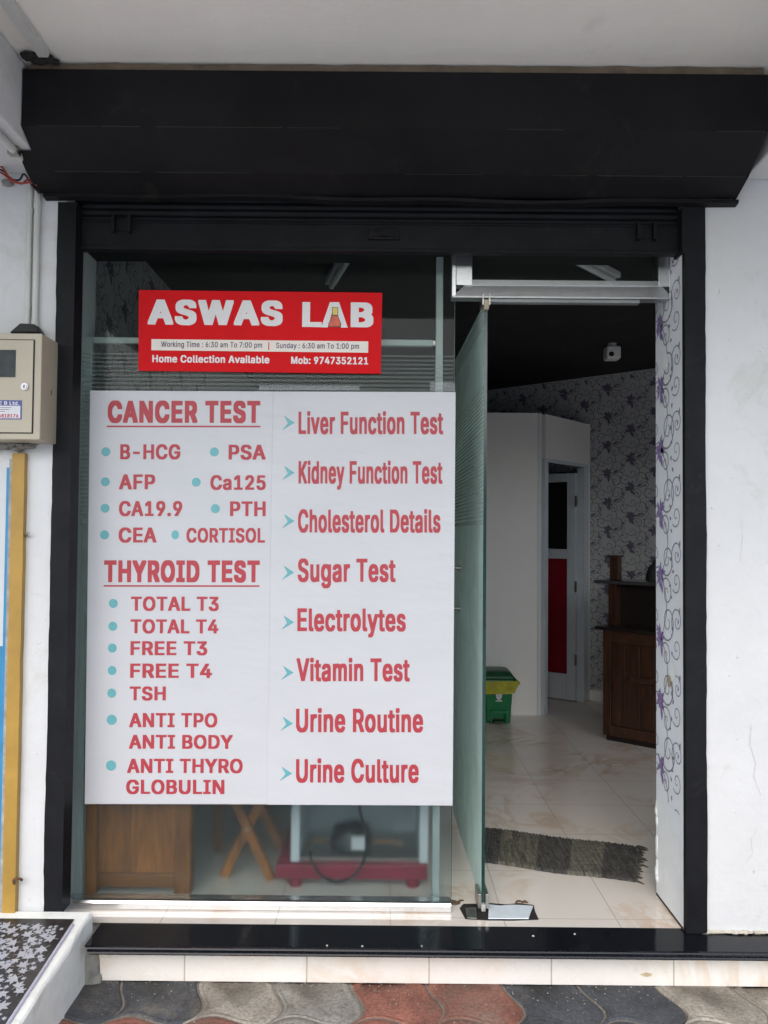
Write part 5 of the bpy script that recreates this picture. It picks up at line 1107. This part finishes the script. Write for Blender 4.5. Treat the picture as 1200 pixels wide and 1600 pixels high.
# pedal bin
bp = P(776, 1126, Z=ZF); bs_ = Vector((bp.x, bp.y, ZF))
wb = thing('waste_bin', 'green plastic pedal bin with a yellow liner beside the cabin', 'bin', tuple(bs_))
GREEN = M('green_plastic', (.006, .16, .05), .38, var=.12, vs=8)
DGREEN = M('dark_green_plastic', (.010, .075, .030), .4, var=.15, vs=8)
YEL = M('yellow_liner', (.36, .34, .02), .35, var=.3, vs=14, bmp=.5, bs=30)
def rrect(cx, cy, hx_, hy_, r, n=5):
    out = []
    for sx, sy, a0 in ((1, 1, 0), (-1, 1, 90), (-1, -1, 180), (1, -1, 270)):
        for k in range(n+1):
            a = R(a0 + 90*k/n); out.append((cx + sx*(hx_-r) + r*math.cos(a), cy + sy*(hy_-r) + r*math.sin(a)))
    return out
def stack(mb, levels, m=0, cap=(True, True)):
    rings = []
    for hx_, hy_, r, z, dx, dy in levels:
        rings.append([(x, y, z) for x, y in rrect(bs_.x+dx, bs_.y+dy, hx_, hy_, r)])
    n = len(rings[0]); v = [q for g in rings for q in g]; fs = []
    for a in range(len(rings)-1):
        for k in range(n): fs.append((a*n+k, a*n+(k+1) % n, (a+1)*n+(k+1) % n, (a+1)*n+k))
    if cap[0]: fs.append(list(range(n))[::-1])
    if cap[1]: fs.append([(len(rings)-1)*n+k for k in range(n)])
    mb.add(v, fs, m, True)
hw = .10
body = MB(); stack(body, [(hw-.012, .105, .015, ZF+.004, 0, .02), (hw-.010, .107, .015, ZF+.02, 0, .02), (hw+.004, .125, .018, ZF+.295, 0, .02), (hw+.012, .132, .02, ZF+.297, 0, .02), (hw+.012, .132, .02, ZF+.315, 0, .02)])
body.obox((bs_.x-.055, bs_.y-.096, ZF+.075), (.11, 0, 0), (0, -.022, .0), (0, 0, .02)); body.obox((bs_.x-.062, bs_.y-.096, ZF+.004), (.012, 0, 0), (0, -.02, 0), (0, 0, .09)); body.obox((bs_.x+.05, bs_.y-.096, ZF+.004), (.012, 0, 0), (0, -.02, 0), (0, 0, .09))
body.build('body', GREEN, wb, .002)
MB().box(bs_.x-.045, bs_.x+.045, bs_.y-.088, bs_.y-.0835, ZF+.008, ZF+.07).build('pedal_recess', M('recess_black', (.01, .015, .01), .8), wb)
MB().box(bs_.x-.035, bs_.x+.035, bs_.y-.135, bs_.y-.09, ZF+.012, ZF+.024).build('pedal', DGREEN, wb, .003)
ln_ = MB(); rings = []
base = rrect(bs_.x, bs_.y+.02, hw+.018, .138, .025, 8)
for q, (z, e) in enumerate(((.312, .004), (.29, .016), (.262, .012), (.235, .010), (.222, .004))):
    rings.append([(bs_.x + (x-bs_.x)*(1+e*3*abs(noise.noise(Vector((k*.55, q*.6, 1))))) + e*.5*noise.noise(Vector((k*.8, q, 9))) + (.034*max(0, 1-abs(q-1)/2) if x > bs_.x+.08 else 0), y + e*1.4*noise.noise(Vector((k*.8, q, 5))), ZF + z + .012*noise.noise(Vector((k*.4, q*.2, 7)))) for k, (x, y) in enumerate(base)])
n = len(base); v = [q for g in rings for q in g]
ln_.add(v, [(a*n+k, a*n+(k+1) % n, (a+1)*n+(k+1) % n, (a+1)*n+k) for a in range(len(rings)-1) for k in range(n)], 0, True)
ln_.build('liner', YEL, wb)
ld_ = MB(); stack(ld_, [(hw+.014, .136, .02, ZF+.318, 0, .02), (hw+.014, .136, .02, ZF+.335, 0, .02), (hw-.005, .115, .03, ZF+.368, -.004, .025), (hw-.03, .09, .03, ZF+.376, -.006, .03)])
ld_.build('lid', DGREEN, wb)
stk = MB(); yq = bs_.y-.102
stk.poly([(bs_.x-.024, yq-.0015, ZF+.16), (bs_.x+.024, yq-.0015, ZF+.16), (bs_.x+.024, yq-.0055, ZF+.172), (bs_.x-.024, yq-.0055, ZF+.172)])
cx_, cz_ = bs_.x, ZF+.20
stk.poly([(cx_ + .028*math.sin(a*math.pi/3)*(1 if a % 2 else .8), yq-.0072-.028*math.cos(a*math.pi/3)*.05, cz_ + .028*math.cos(a*math.pi/3)) for a in range(6)])
stk.poly([(cx_ + .010*math.sin(a*2*math.pi/3), yq-.0082, cz_ + .010*math.cos(a*2*math.pi/3)) for a in range(3)], 1)
stk.build('sticker', [M('sticker_white', (.62, .60, .62), .5), M('sticker_pink', (.45, .22, .35), .5)], wb)

# ceiling fittings
cc = P(957, 552, Z=ZC-.07)
cv_ = thing('security_camera', 'small white security camera under the dark ceiling', 'camera', (cc.x, cc.y, ZC-.05))
b_ = MB(); b_.box(cc.x-.05, cc.x+.05, cc.y-.04, cc.y+.06, cc.z-.045, cc.z+.045); b_.build('housing', M('camera_white', (.66, .66, .64), .4), cv_, .014, 3)
b_ = MB(); b_.tube([(cc.x-.018, cc.y-.0405, cc.z-.014), (cc.x-.018, cc.y-.050, cc.z-.015)], [.018, .015], 0, 20); b_.build('lens', M('lens_black', (.008, .008, .009), .1), cv_)
b_ = MB(); b_.tube([(cc.x, cc.y+.01, cc.z+.0455), (cc.x, cc.y+.01, ZC)], .03); b_.build('mount', M('mount_white', (.5, .5, .5), .5), cv_)
TUBEW = M('batten_white', (.55, .56, .56), .5, var=.04)
def batten(pa, pb, label):
    a, b = P(*pa, Z=ZC-.05), P(*pb, Z=ZC-.05); d = (b-a).normalized(); s_ = Vector((-d.y, d.x, 0))
    t = thing('tube_light', label, 'light', tuple((a+b)/2), 'unlit tube lights on the shop ceiling')
    MB().obox(a - s_*.03 + Vector((0, 0, .02)), b-a, s_*.06, (0, 0, .0295)).build('housing', TUBEW, t, .004)
    MB().tube([a + d*.03 + Vector((0, 0, .004)), b - d*.03 + Vector((0, 0, .004))], .014, 0, 12).build('tube', M('tube_glass', (.7, .72, .72), .3), t)
batten((872, 396), (962, 442), 'unlit white tube light seen slanting through the transom over the doorway')
batten((398, 402), (500, 389), 'unlit white tube light above the red sign, near the front glass')
batten((543, 408), (516, 452), 'thin pale bar running back above the middle of the red sign')  # plain pale bar built with the batten shape

# things standing behind the lower glass
WDT = wood('teak', (.17, .055, .010), (.50, .18, .030), 'Z', 9, .4)
WDTX = wood('teak_rail', (.15, .050, .010), (.38, .135, .026), 'X', 9, .4)
dk = thing('wooden_desk', 'brown wooden desk with panelled side behind the lower left glass', 'desk', (-.93, 3.2, ZF))
yd = 3.005
def X_(px, y=yd, py=1330): return P(px, py, Y=y).x
zd = .92
MB().box(X_(131), X_(152), yd, yd+.045, ZF, zd).build('leg', WDT, dk, .003)
MB().box(X_(273), X_(299), yd-.01, yd+.05, ZF, zd).build('leg', WDT, dk, .005)
MB().box(X_(300), X_(311), yd+.40, yd+.45, ZF, zd).build('leg', WDT, dk, .003)
MB().box(X_(131), X_(152), yd+.40, yd+.45, ZF, zd).build('leg', WDT, dk, .003)
MB().box(X_(152)+.0005, X_(273)-.0005, yd+.004, yd+.04, ZF+.025, ZF+.075).build('rail', WDTX, dk, .003)
MB().box(X_(152)+.0005, X_(273)-.0005, yd+.004, yd+.04, zd-.10, zd).build('rail', WDTX, dk, .003)
MB().box(X_(152)+.0005, X_(273)-.0005, yd+.016, yd+.03, ZF+.0755, zd-.1005).build('side_panel', WDT, dk)
MB().box(X_(211)-.004, X_(211)+.004, yd+.0125, yd+.0155, ZF+.0755, zd-.1005).build('moulding', WDT, dk)
MB().box(X_(128), X_(313), yd-.03, yd+.47, zd+.0005, zd+.03).build('tabletop', WDTX, dk, .004)
fsn = thing('folding_stool', 'folding wooden stool with crossed legs beside the desk', 'stool', (-.52, 3.2, ZF))
ys = 3.13
def xl_(mb, a, b, y, wd=.036):
    a, b = Vector(a), Vector(b); d = (b-a).normalized(); s_ = Vector((-d.z, 0, d.x))
    return mb.prism([a - s_*wd/2, a + s_*wd/2, b + s_*wd/2, b - s_*wd/2], (0, .022, 0))
zx = P(385, 1296, Y=ys).z; xx = P(386, 1296, Y=ys).x
for k, (y0, sgn) in enumerate(((ys, 1), (ys+.024, -1), (ys+.30, 1), (ys+.276, -1))):
    dx = .096
    fix_normals(xl_(MB(), (xx + sgn*dx, y0, ZF+.004), (xx - sgn*dx*1.35, y0, zx + (zx-ZF)*1.35), y0).build('leg', WDT, fsn, .002))
zst = zx + (zx-ZF)*1.35
MB().box(xx-.17, xx+.17, ys-.01, ys+.335, zst, zst+.022).build('seat', WDTX, fsn, .004)
b_ = MB(); b_.tube([(xx, ys-.002, zx), (xx, ys+.33, zx)], .007); b_.build('pivot_rod', STEEL, fsn)

yf = 3.10
fx0, fx1 = P(454, 1350, Y=yf).x, P(669, 1350, Y=yf).x
zs0, zs1 = P(560, 1375, Y=yf-.02).z, P(560, 1352, Y=yf-.02).z
sdn = thing('fridge_stand', 'dark red plastic stand with stub feet under the fridge', 'stand', (-.09, 3.35, ZF))
RD = M('stand_red', (.26, .012, .035), .5, var=.15, vs=10)
sx0_, sx1_ = P(431, 1360, Y=yf-.02).x, P(668, 1360, Y=yf-.02).x
b_ = MB(); b_.box(sx0_, sx1_, yf-.02, yf+.03, zs0, zs1); b_.box(sx0_, sx1_, yf+.45, yf+.50, zs0, zs1); b_.box(sx0_, sx0_+.05, yf+.0305, yf+.4495, zs0, zs1); b_.box(sx1_-.05, sx1_, yf+.0305, yf+.4495, zs0, zs1)
b_.build('platform', RD, sdn, .006)
for x in (P(462, 1380, Y=yf).x, P(645, 1380, Y=yf).x):
    for y in (yf+.005, yf+.475):
        MB().tube([(x, y, ZF), (x, y, zs0-.0005)], [.024, .03], 0, 14).build('foot', RD, sdn)
fg = thing('refrigerator', 'white fridge turned back to the window, compressor and black cable showing', 'fridge', (-.09, 3.35, zs1))
FW = M('fridge_white', (.60, .63, .65), .4, var=.03, vs=4)
FB = M('fridge_back', (.30, .34, .37), .5, var=.12, vs=5)
zf0, zf1, zf2 = zs1+.001, .62, 1.45
b_ = MB(); b_.box(fx0, fx0+.034, yf, yf+.48, zf0, zf2); b_.box(fx1-.034, fx1, yf, yf+.48, zf0, zf2); b_.box(fx0+.0345, fx1-.0345, yf+.03, yf+.48, zf1, zf2); b_.box(fx0+.0345, fx1-.0345, yf, yf+.03, zf2-.05, zf2)
b_.build('cabinet', FW, fg, .004)
MB().box(fx0+.0345, fx1-.0345, yf+.30, yf+.31, zf0, zf1-.001).build('back_sheet', FB, fg)
MB().box(fx0+.0345, fx1-.0345, yf+.02, yf+.2995, zf0, zf0+.012).build('base_plate', STEEL, fg)
cmx, cmz = P(548, 1305, Y=yf+.12).x, P(548, 1318, Y=yf+.12).z
b_ = MB(); lump(b_, (cmx, yf+.15, cmz), (.085, .08, .075), 9, 0, 12, .85); b_.build('compressor', M('compressor_black', (.012, .012, .013), .4), fg)
lbx, lbz = P(560, 1316, Y=yf+.06).x, P(560, 1316, Y=yf+.06).z
MB().box(lbx-.028, lbx+.028, yf+.045, yf+.068, lbz-.026, lbz+.026).build('relay_box', M('relay_white', (.6, .62, .62), .5), fg, .003)
b_ = MB(); b_.tube([(cmx-.08, yf+.13, cmz), (cmx-.14, yf+.11, cmz+.02), (cmx-.19, yf+.13, cmz-.03)], .005); b_.tube([(cmx+.08, yf+.13, cmz+.005), (cmx+.16, yf+.12, cmz+.012), (cmx+.21, yf+.13, cmz+.0)], .006); b_.tube([(cmx+.08, yf+.1, cmz-.02), (cmx+.14, yf+.1, cmz-.03), (cmx+.20, yf+.13, cmz-.015)], .004)
b_.build('pipe', M('copper', (.30, .15, .08), .4, .9), fg)
def crv(pts, n=6):
    pts = [Vector(p) for p in pts]; out = []
    for i in range(len(pts)-1):
        p0, p1_, p2_, p3_ = pts[max(0, i-1)], pts[i], pts[i+1], pts[min(len(pts)-1, i+2)]
        for k in range(n):
            t = k/n
            out.append(.5*((2*p1_) + (-p0+p2_)*t + (2*p0-5*p1_+4*p2_-p3_)*t*t + (-p0+3*p1_-3*p2_+p3_)*t**3))
    return out + [pts[-1]]
yk = yf-.028
MB().tube(crv([P(562, 1240, Y=yk), P(563, 1270, Y=yk), P(571, 1300, Y=yk), P(570, 1340, Y=yk), P(553, 1368, Y=yk), P(525, 1378, Y=yk), P(500, 1366, Y=yk), P(487, 1345, Y=yk), P(485, 1330, Y=yf-.006)]), .005, 0, 8).build('cable', M('cable_black', (.012, .012, .013), .5), fg)

# ------------------------------------------------------------------ left of the shutter
mbx = thing('meter_box', 'beige sheet steel meter box with small window, lock and sticker on the white wall', 'meter box', (-1.28, 2.7, 1.78))
BEI = M('beige_enamel', (.42, .375, .285), .45, var=.05, vs=6, stain=(.30, .26, .19), stain_amt=.66, stain_scale=6)
YM = 2.622
q0, q1 = P(65.5, 521, Y=YM), P(62.5, 687, Y=YM)
mx1 = (q0.x+q1.x)/2; mx0 = mx1-.31; mz1, mz0 = q0.z, q1.z
MB().box(mx0, mx1, YM, YW-.001, mz0, mz1).build('body', BEI, mbx, .003)
d1 = P(54, 531, Y=YM).x; dz1, dz0 = P(30, 532, Y=YM).z, P(30, 676, Y=YM).z
MB().box(mx0+.02, d1+.002, YM-.0022, YM-.0004, dz0-.003, dz1+.003).build('door_gap', M('gap_black', (.02, .018, .015), .9), mbx)
mdo = MB().box(mx0+.024, d1-.001, YM-.006, YM-.0024, dz0, dz1).build('door', BEI, mbx, .001)
wz1, wz0, wx1 = P(20, 547.5, Y=YM).z, P(20, 590, Y=YM).z, P(26, 560, Y=YM).x
MB().box(mx0+.06, wx1, YM-.0075, YM-.0062, wz0, wz1).build('window', M('meter_glass', (.022, .03, .033), .6, var=.4, vs=20), mdo)
lq = P(39, 604.5, Y=YM-.006)
b_ = MB(); b_.disc((lq.x, YM-.0062, lq.z), (0, -1, 0), .0125, .005, 0, 24); b_.disc((lq.x, YM-.0112, lq.z), (0, -1, 0), .0085, .002, 0, 20); b_.build('lock', M('lock_chrome', (.34, .34, .36), .35, .8), mdo)
MB().box(lq.x-.0015, lq.x+.0015, YM-.0145, YM-.0134, lq.z-.005, lq.z+.005).build('keyhole', BK, mdo)
ss = Panel(YM-.0068, 0)
sk = ss.shape('sticker', [(-50, 624.5), (34.5, 625.5), (34, 655.5), (-50, 655)], M('sticker_blue', (.06, .08, .26), .5), mdo, 0)
ss.shape('sticker_field', [(-48, 633.5), (32, 634), (31.6, 653.8), (-48, 653.4)], M('sticker_paper', (.62, .62, .64), .5), sk, .0006)
ss.text('text_line', 'K S E B Ltd.', (-18, 627, 30, 632.5), SIGNW, sk, SMALL, .0008)
for yy, xe in ((636.5, 18), (639.5, 15), (642.3, 8)): ss.bar('text_line', (-30, yy, xe, yy+.8), NAVY, sk, .0010)
ss.text('text_line', '0175818176', (-16, 646.8, 29, 652.6), REDTXT, sk, None, .0010)
b_ = MB(); b_.box(mx1+.0002, mx1+.0012, YW-.06, YW-.055, P(80, 612, Y=2.7).z-.012, P(80, 612, Y=2.7).z+.006); b_.build('scratch', M('rust', (.12, .06, .03), .9), mbx)

PIPE = M('pvc_white', (.56, .56, .53), .5, var=.06, vs=8, stain=(.25, .23, .19), stain_amt=.66, stain_scale=12)
ztb = P(50, 508, Y=2.74).z; ztp = P(50, 290, Y=2.74).z
for px, lab, xs in ((44.5, 'white plastic conduit left of its twin above the meter box', 0), (56, 'white plastic conduit nearest the black guide rail above the meter box', 1)):
    xq = P(px, 420, Y=2.745).x
    t = thing('conduit', lab, 'pipe', (xq, 2.745, ztb), 'conduits above the meter box')
    r = .0085 if not xs else .0105
    MB().tube([(xq, 2.747, ztb + (.02 if xs else -.03)), (xq, 2.747, ztp + .05)], r, 0, 12).build('pipe', PIPE, t)
    for py in ((330, 478) if not xs else (322, 505)):
        zc__ = P(px, py, Y=2.745).z; MB().tube([(xq, 2.747, zc__-.012), (xq, 2.747, zc__+.012)], r+.0022, 0, 12).build('coupling', PIPE, t)
b_ = MB(); e0 = P(14, 519.5, Y=2.70); e1 = P(38, 509, Y=2.735); e2 = P(60, 510, Y=2.735); e3 = P(62, 519, Y=2.70)
b_.prism([e0, (e1.x, e0.y, e1.z), (e2.x, e0.y, e2.z), (e3.x, e0.y, e3.z)], (0, .05, 0))
tag(fix_normals(b_.build('cable_gland', M('black_rubber', (.012, .012, .012), .6), None, .004)), 'black rubber cable entry where the conduits meet the meter box', 'cable gland')

tk = thing('cable_trunking', 'white plastic trunking along the corner of beam and soffit, top left', 'trunking', (xb+.012, 2.3, zs-.02))
MB().box(-1.105, -1.068, CAN+.01, 2.45, zs-.022, zs-.0015).build('channel', PIPE, tk, .002)
MB().box(-1.102, -1.071, CAN+.01, 2.45, zs-.026, zs-.0222).build('cover', PIPE, tk)
b_ = MB()
for k, (x, y, s_) in enumerate(((44, 88, 9), (58, 92, 11), (74, 91, 8), (86, 97, 6))):
    q = P(x, y, Z=zs-.012); r = s_*2.45/F
    lump(b_, (q.x, q.y, q.z), (r*1.3, r*1.2, r*.6), 21+k, 0, 8, .9)
tag(b_.build('soot_clump', M('soot', (.02, .019, .018), .95, var=.5, vs=60, bmp=.8)), 'sooty cobweb clump where the trunking ends above the black hood', 'cobweb')
t2 = thing('conduit', 'white conduit running back under the beam to the hood corner', 'pipe', (-1.2, 2.4, zb-.02))
pa, pb_ = P(60, 300, Y=2.735), P(60, 300, Y=2.735)
MB().tube([(pa.x-.004, CAN+.02, zb-.014), (pa.x-.004, 2.735, zb-.014)], .0125, 0, 12).build('pipe', PIPE, t2)
MB().box(pa.x-.022, pa.x+.012, 2.55, 2.575, zb-.028, zb-.0005).build('saddle_clip', STEEL, t2)
WR = M('wire_red', (.28, .03, .02), .5); WK = M('wire_black', (.012, .012, .013), .5)
for mat_, lab, pts in ((WR, 'red wire sagging across the wall to the hood corner', [(-12, 248), (4, 262), (14, 276), (30, 286), (48, 285), (58, 290)]),
                       (WK, 'black wire drooping below the beam beside the red one', [(-10, 262), (6, 268), (16, 279), (30, 281), (38, 272), (52, 292), (62, 301)]),
                       (WR, 'second red wire, lowest in the tangle by the beam', [(-10, 268), (2, 270), (18, 282), (34, 287), (44, 280), (58, 287)])):
    k = 0 if mat_ is WR else .006
    tag(MB().tube(crv([P(x, y, Y=2.70+k) for x, y in pts], 5), .0035, 0, 7).build('wire', mat_), lab, 'wire')
b_ = MB(); q = P(11, 285, Y=2.74); lump(b_, (q.x, 2.745, q.z), (.018, .014, .010), 31); tag(b_.build('wire_clip', CEMENT), 'grey lump of putty holding the loose wires', 'putty')

# small litter on the doorstep
rl_ = random.Random(12)
for k, (x, y) in enumerate(((511, 1478), (566, 1479), (659, 1479), (898, 1460), (833, 1463), (1175, 1458), (820, 1414+20))):
    q = P(x, y, Z=ZF); b_ = MB(); lump(b_, (q.x, q.y, ZF+.0015), (rl_.uniform(.0025, .005), rl_.uniform(.002, .0035), .0022), 80+k, 0, 5, .8)
    tag(b_.build('grit', M('grit_pale', (.52, .50, .45), .9) if k == 0 else bpy.data.materials['grit_pale']), 'tiny pale crumb of mortar on the black doorstep', 'grit', 'crumbs on the doorstep')

# broken mortar under the meter box
b_ = MB()
for k, (x, y, s_) in enumerate(((8, 696, 20), (22, 695, 16), (34, 697, 15), (46, 697, 12), (52, 692, 10), (28, 701, 12), (-8, 697, 20))):
    q = P(x, y, Y=2.74); r = s_*2.74/F*.55
    lump(b_, (q.x, 2.745, q.z), (r, .028, r*.62), 40+k, 0, 9, .8)
tag(b_.build('mortar_lumps', CEMENT), 'crumbling grey mortar between the meter box and yellow frame', 'mortar')

# neighbouring door
nd = thing('neighbour_door', 'yellow framed door with blue edging at the left edge of the photo', 'door', (-1.4, 2.74, .2))
YELP = M('yellow_paint', (.38, .225, .04), .5, var=.14, vs=7, bmp=.25, bs=40, stain=(.20, .13, .07), stain_amt=.66, stain_scale=9)
BLUP = M('blue_paint', (.03, .22, .42), .5, var=.15, vs=12, stain=(.10, .16, .2), stain_amt=.6, stain_scale=14)
fxa, fxb = P(19, 720, Y=2.735).x, P(38.5, 720, Y=2.735).x
zn1 = P(28, 708, Y=2.735).z
fb = MB()
N_ = 40
for k in range(N_):
    z0_, z1_ = .19 + (zn1-.19)*k/N_, .19 + (zn1-.19)*(k+1)/N_
    e = [.0025*noise.noise(Vector((zz_*9, 1, 0))) for zz_ in (z0_, z1_)]
    fb.add([(fxa, 2.735, z0_), (fxb+e[0], 2.735, z0_), (fxb+e[1], 2.735, z1_), (fxa, 2.735, z1_), (fxb+e[0], YW, z0_), (fxb+e[1], YW, z1_), (fxa, YW, z0_), (fxa, YW, z1_)], [(0, 1, 2, 3), (1, 4, 5, 2), (0, 3, 7, 6)])
fb.add([(fxa, 2.735, zn1), (fxb, 2.735, zn1), (fxb, YW, zn1), (fxa, YW, zn1)], [(0, 1, 2, 3)])
fb.build('frame', YELP, nd)
MB().box(fxa-.010, fxa-.0006, 2.737, YW, .19, zn1-.02).build('frame_edge', M('grey_primer', (.30, .29, .26), .8, var=.35, vs=20), nd)
MB().box(fxa-.020, fxa-.0106, 2.739, YW, .19, zn1-.05).build('edging', BLUP, nd)
zmid = P(5, 1010, Y=2.745).z
MB().box(fxa-.5, fxa-.0206, 2.744, YW, zmid+.001, zn1-.05).build('upper_panel', M('pale_panel', (.55, .57, .58), .6, var=.06), nd)
MB().box(fxa-.5, fxa-.0206, 2.744, YW, .19, zmid).build('lower_panel', BLUP, nd)
b_ = MB(); q = P(30, 725, Y=2.73); MB
b_ = MB(); q = P(41, 834, Y=2.73); b_.tube([(fxb, 2.75, q.z-.006), (q.x-.004, 2.742, q.z-.006), (q.x, 2.735, q.z), (q.x+.008, 2.735, q.z+.002)], .004); b_.build('latch_pin', STEEL, nd)
b_ = MB(); q = P(28, 1374, Y=2.73); b_.tube(crv([(q.x-.014, 2.733, q.z-.016), (q.x-.012, 2.726, q.z), (q.x, 2.722, q.z+.005), (q.x+.010, 2.728, q.z+.002), (q.x+.012, 2.733, q.z-.004)]), .0045); b_.build('hook', M('rust_hook', (.13, .06, .03), .9), nd)

# neighbouring ramp
q1 = P(117, 1436.5, Y=2.705); q2 = P(10, 1600, X=q1.x)
slope = (q1.z-q2.z)/(q1.y-q2.y)
def rz_(y): return q1.z + slope*(y-q1.y)
xo = P(137, 1437, Y=2.705).x
rmp = thing('entrance_ramp', 'pale cement ramp with dark leaf patterned tiles in front of the left wall', 'ramp', (xo-.4, 2.4, 0))
CEMW = M('whitewashed_cement', (.76, .77, .73), .85, var=.10, vs=6, bmp=.7, bs=45, stain=(.40, .40, .36), stain_amt=.58, stain_scale=5, emb=.004)
y0r, y1r = 1.2, 2.745
b_ = MB(); ns = 40; va = []
prof = [(-2.3, 0, 0), (xo+.004, 0, 0), (xo, -.012, 1), (xo-.003, -.004, 1), (xo-.010, 0, 1), (-2.3, 0, 1)]
for k in range(ns+1):
    y = y0r + (y1r-y0r)*k/ns
    for i, (x, dz, top) in enumerate(prof):
        w_ = .004*noise.noise(Vector((y*6, i*.3, 2))) + .002*noise.noise(Vector((y*25, i, 2))) if 0 < i < 5 else 0
        va.append((x + w_, y, (rz_(y)+dz if top else -.03) + (w_*.5 if top else 0)))
np_ = len(prof)
b_.add(va, [(a*np_+i, (a+1)*np_+i, (a+1)*np_+(i+1) % np_, a*np_+(i+1) % np_) for a in range(ns) for i in range(np_)] + [list(range(np_)), [ns*np_+i for i in range(np_)][::-1]], 0, False)
fix_normals(b_.build('block', CEMW, rmp))
xt = q1.x
tl = MB()
def tp_(x, y, l=0): return (x, y, rz_(y) + .004 + l)
tl.add([tp_(-2.2, y0r+.02), tp_(xt, y0r+.02), tp_(xt, 2.70), tp_(-2.2, 2.70)], [(0, 1, 2, 3)], 0)
rnd = random.Random(11); placed = []
def maple(cx, cy, s_, a0, l):
    pts = []
    lob = [(90, 1), (100, .7), (108, .72), (114, .46), (128, .62), (140, .9), (152, .62), (164, .44), (180, .52), (196, .72), (208, .5), (228, .34), (262, .30), (268, .8), (272, .8), (278, .30), (312, .34), (332, .5), (344, .72), (0, .52), (16, .44), (28, .62), (40, .9), (52, .62), (66, .46), (72, .72), (80, .7)]
    for a, r in lob: pts.append((cx + s_*r*math.cos(R(a+a0)), cy + s_*r*math.sin(R(a+a0))))
    if all(-2.19 < x < xt-.002 and y0r+.03 < y < 2.698 for x, y in pts): tl.poly([tp_(x, y, l) for x, y in pts], 1)
for k in range(6500):
    s_ = rnd.choice((.030, .027, .024)) if k < 900 else rnd.choice((.020, .016, .011)); x, y = rnd.uniform(-1.75, xt), rnd.uniform(1.9, 2.7)
    if all((x-px_)**2 + (y-py_)**2 > (.60*(s_+ps))**2 for px_, py_, ps in placed):
        placed.append((x, y, s_)); maple(x, y, s_, rnd.uniform(0, 360), .0008)
tl.build('leaf_tile', [M('tile_dark', (.035, .03, .028), .3, var=.6, vs=25), M('tile_leaf', (.40, .40, .43), .35, var=.12, vs=40)], rmp)
bd_ = MB(); pts = [(xt+.006, y0r + .03 + k*.016, 0) for k in range(int((2.70-y0r-.03)/.016))]
bd_.tube([(x, y, rz_(y)+.003) for x, y, _ in pts], [.0062 if k % 2 else .0048 for k in range(len(pts))], 0, 8)
bd_.build('edge_trim', M('trim_lilac', (.46, .44, .52), .5, var=.1, vs=30), rmp)

# across the street: an added row of trees, only there to darken the glass reflections
tr_ = MB(); rnd = random.Random(5)
for k in range(9000):
    x = rnd.uniform(-32, 32); top = 3.9 + .9*noise.noise(Vector((x*.22, 0, 0))) + .7*noise.noise(Vector((x*.8, 4, 0)))
    p = Vector((x, rnd.uniform(-17, -13), rnd.uniform(.1, 1)**.7*top)); s_ = rnd.uniform(.2, .45)
    a = Vector((rnd.gauss(0, 1), rnd.gauss(0, 1), rnd.gauss(0, 1))).normalized(); c_ = a.orthogonal().normalized(); d_ = a.cross(c_)
    tr_.add([p + c_*s_, p + d_*s_*.5, p - c_*s_, p - d_*s_*.5], [(0, 1, 2, 3)])
for k in range(30):
    x = -32 + k*2.2
    lump(tr_, (x, -15.5, 1.6), (2.1, 1.2, 2.1 + .7*noise.noise(Vector((x*.3, 2, 0)))), 200+k, 0, 10, .7)
tag(tr_.build('added_tree_line', M('added_foliage', (.035, .055, .022), .7, var=.4, vs=1.5)), kind='stuff')
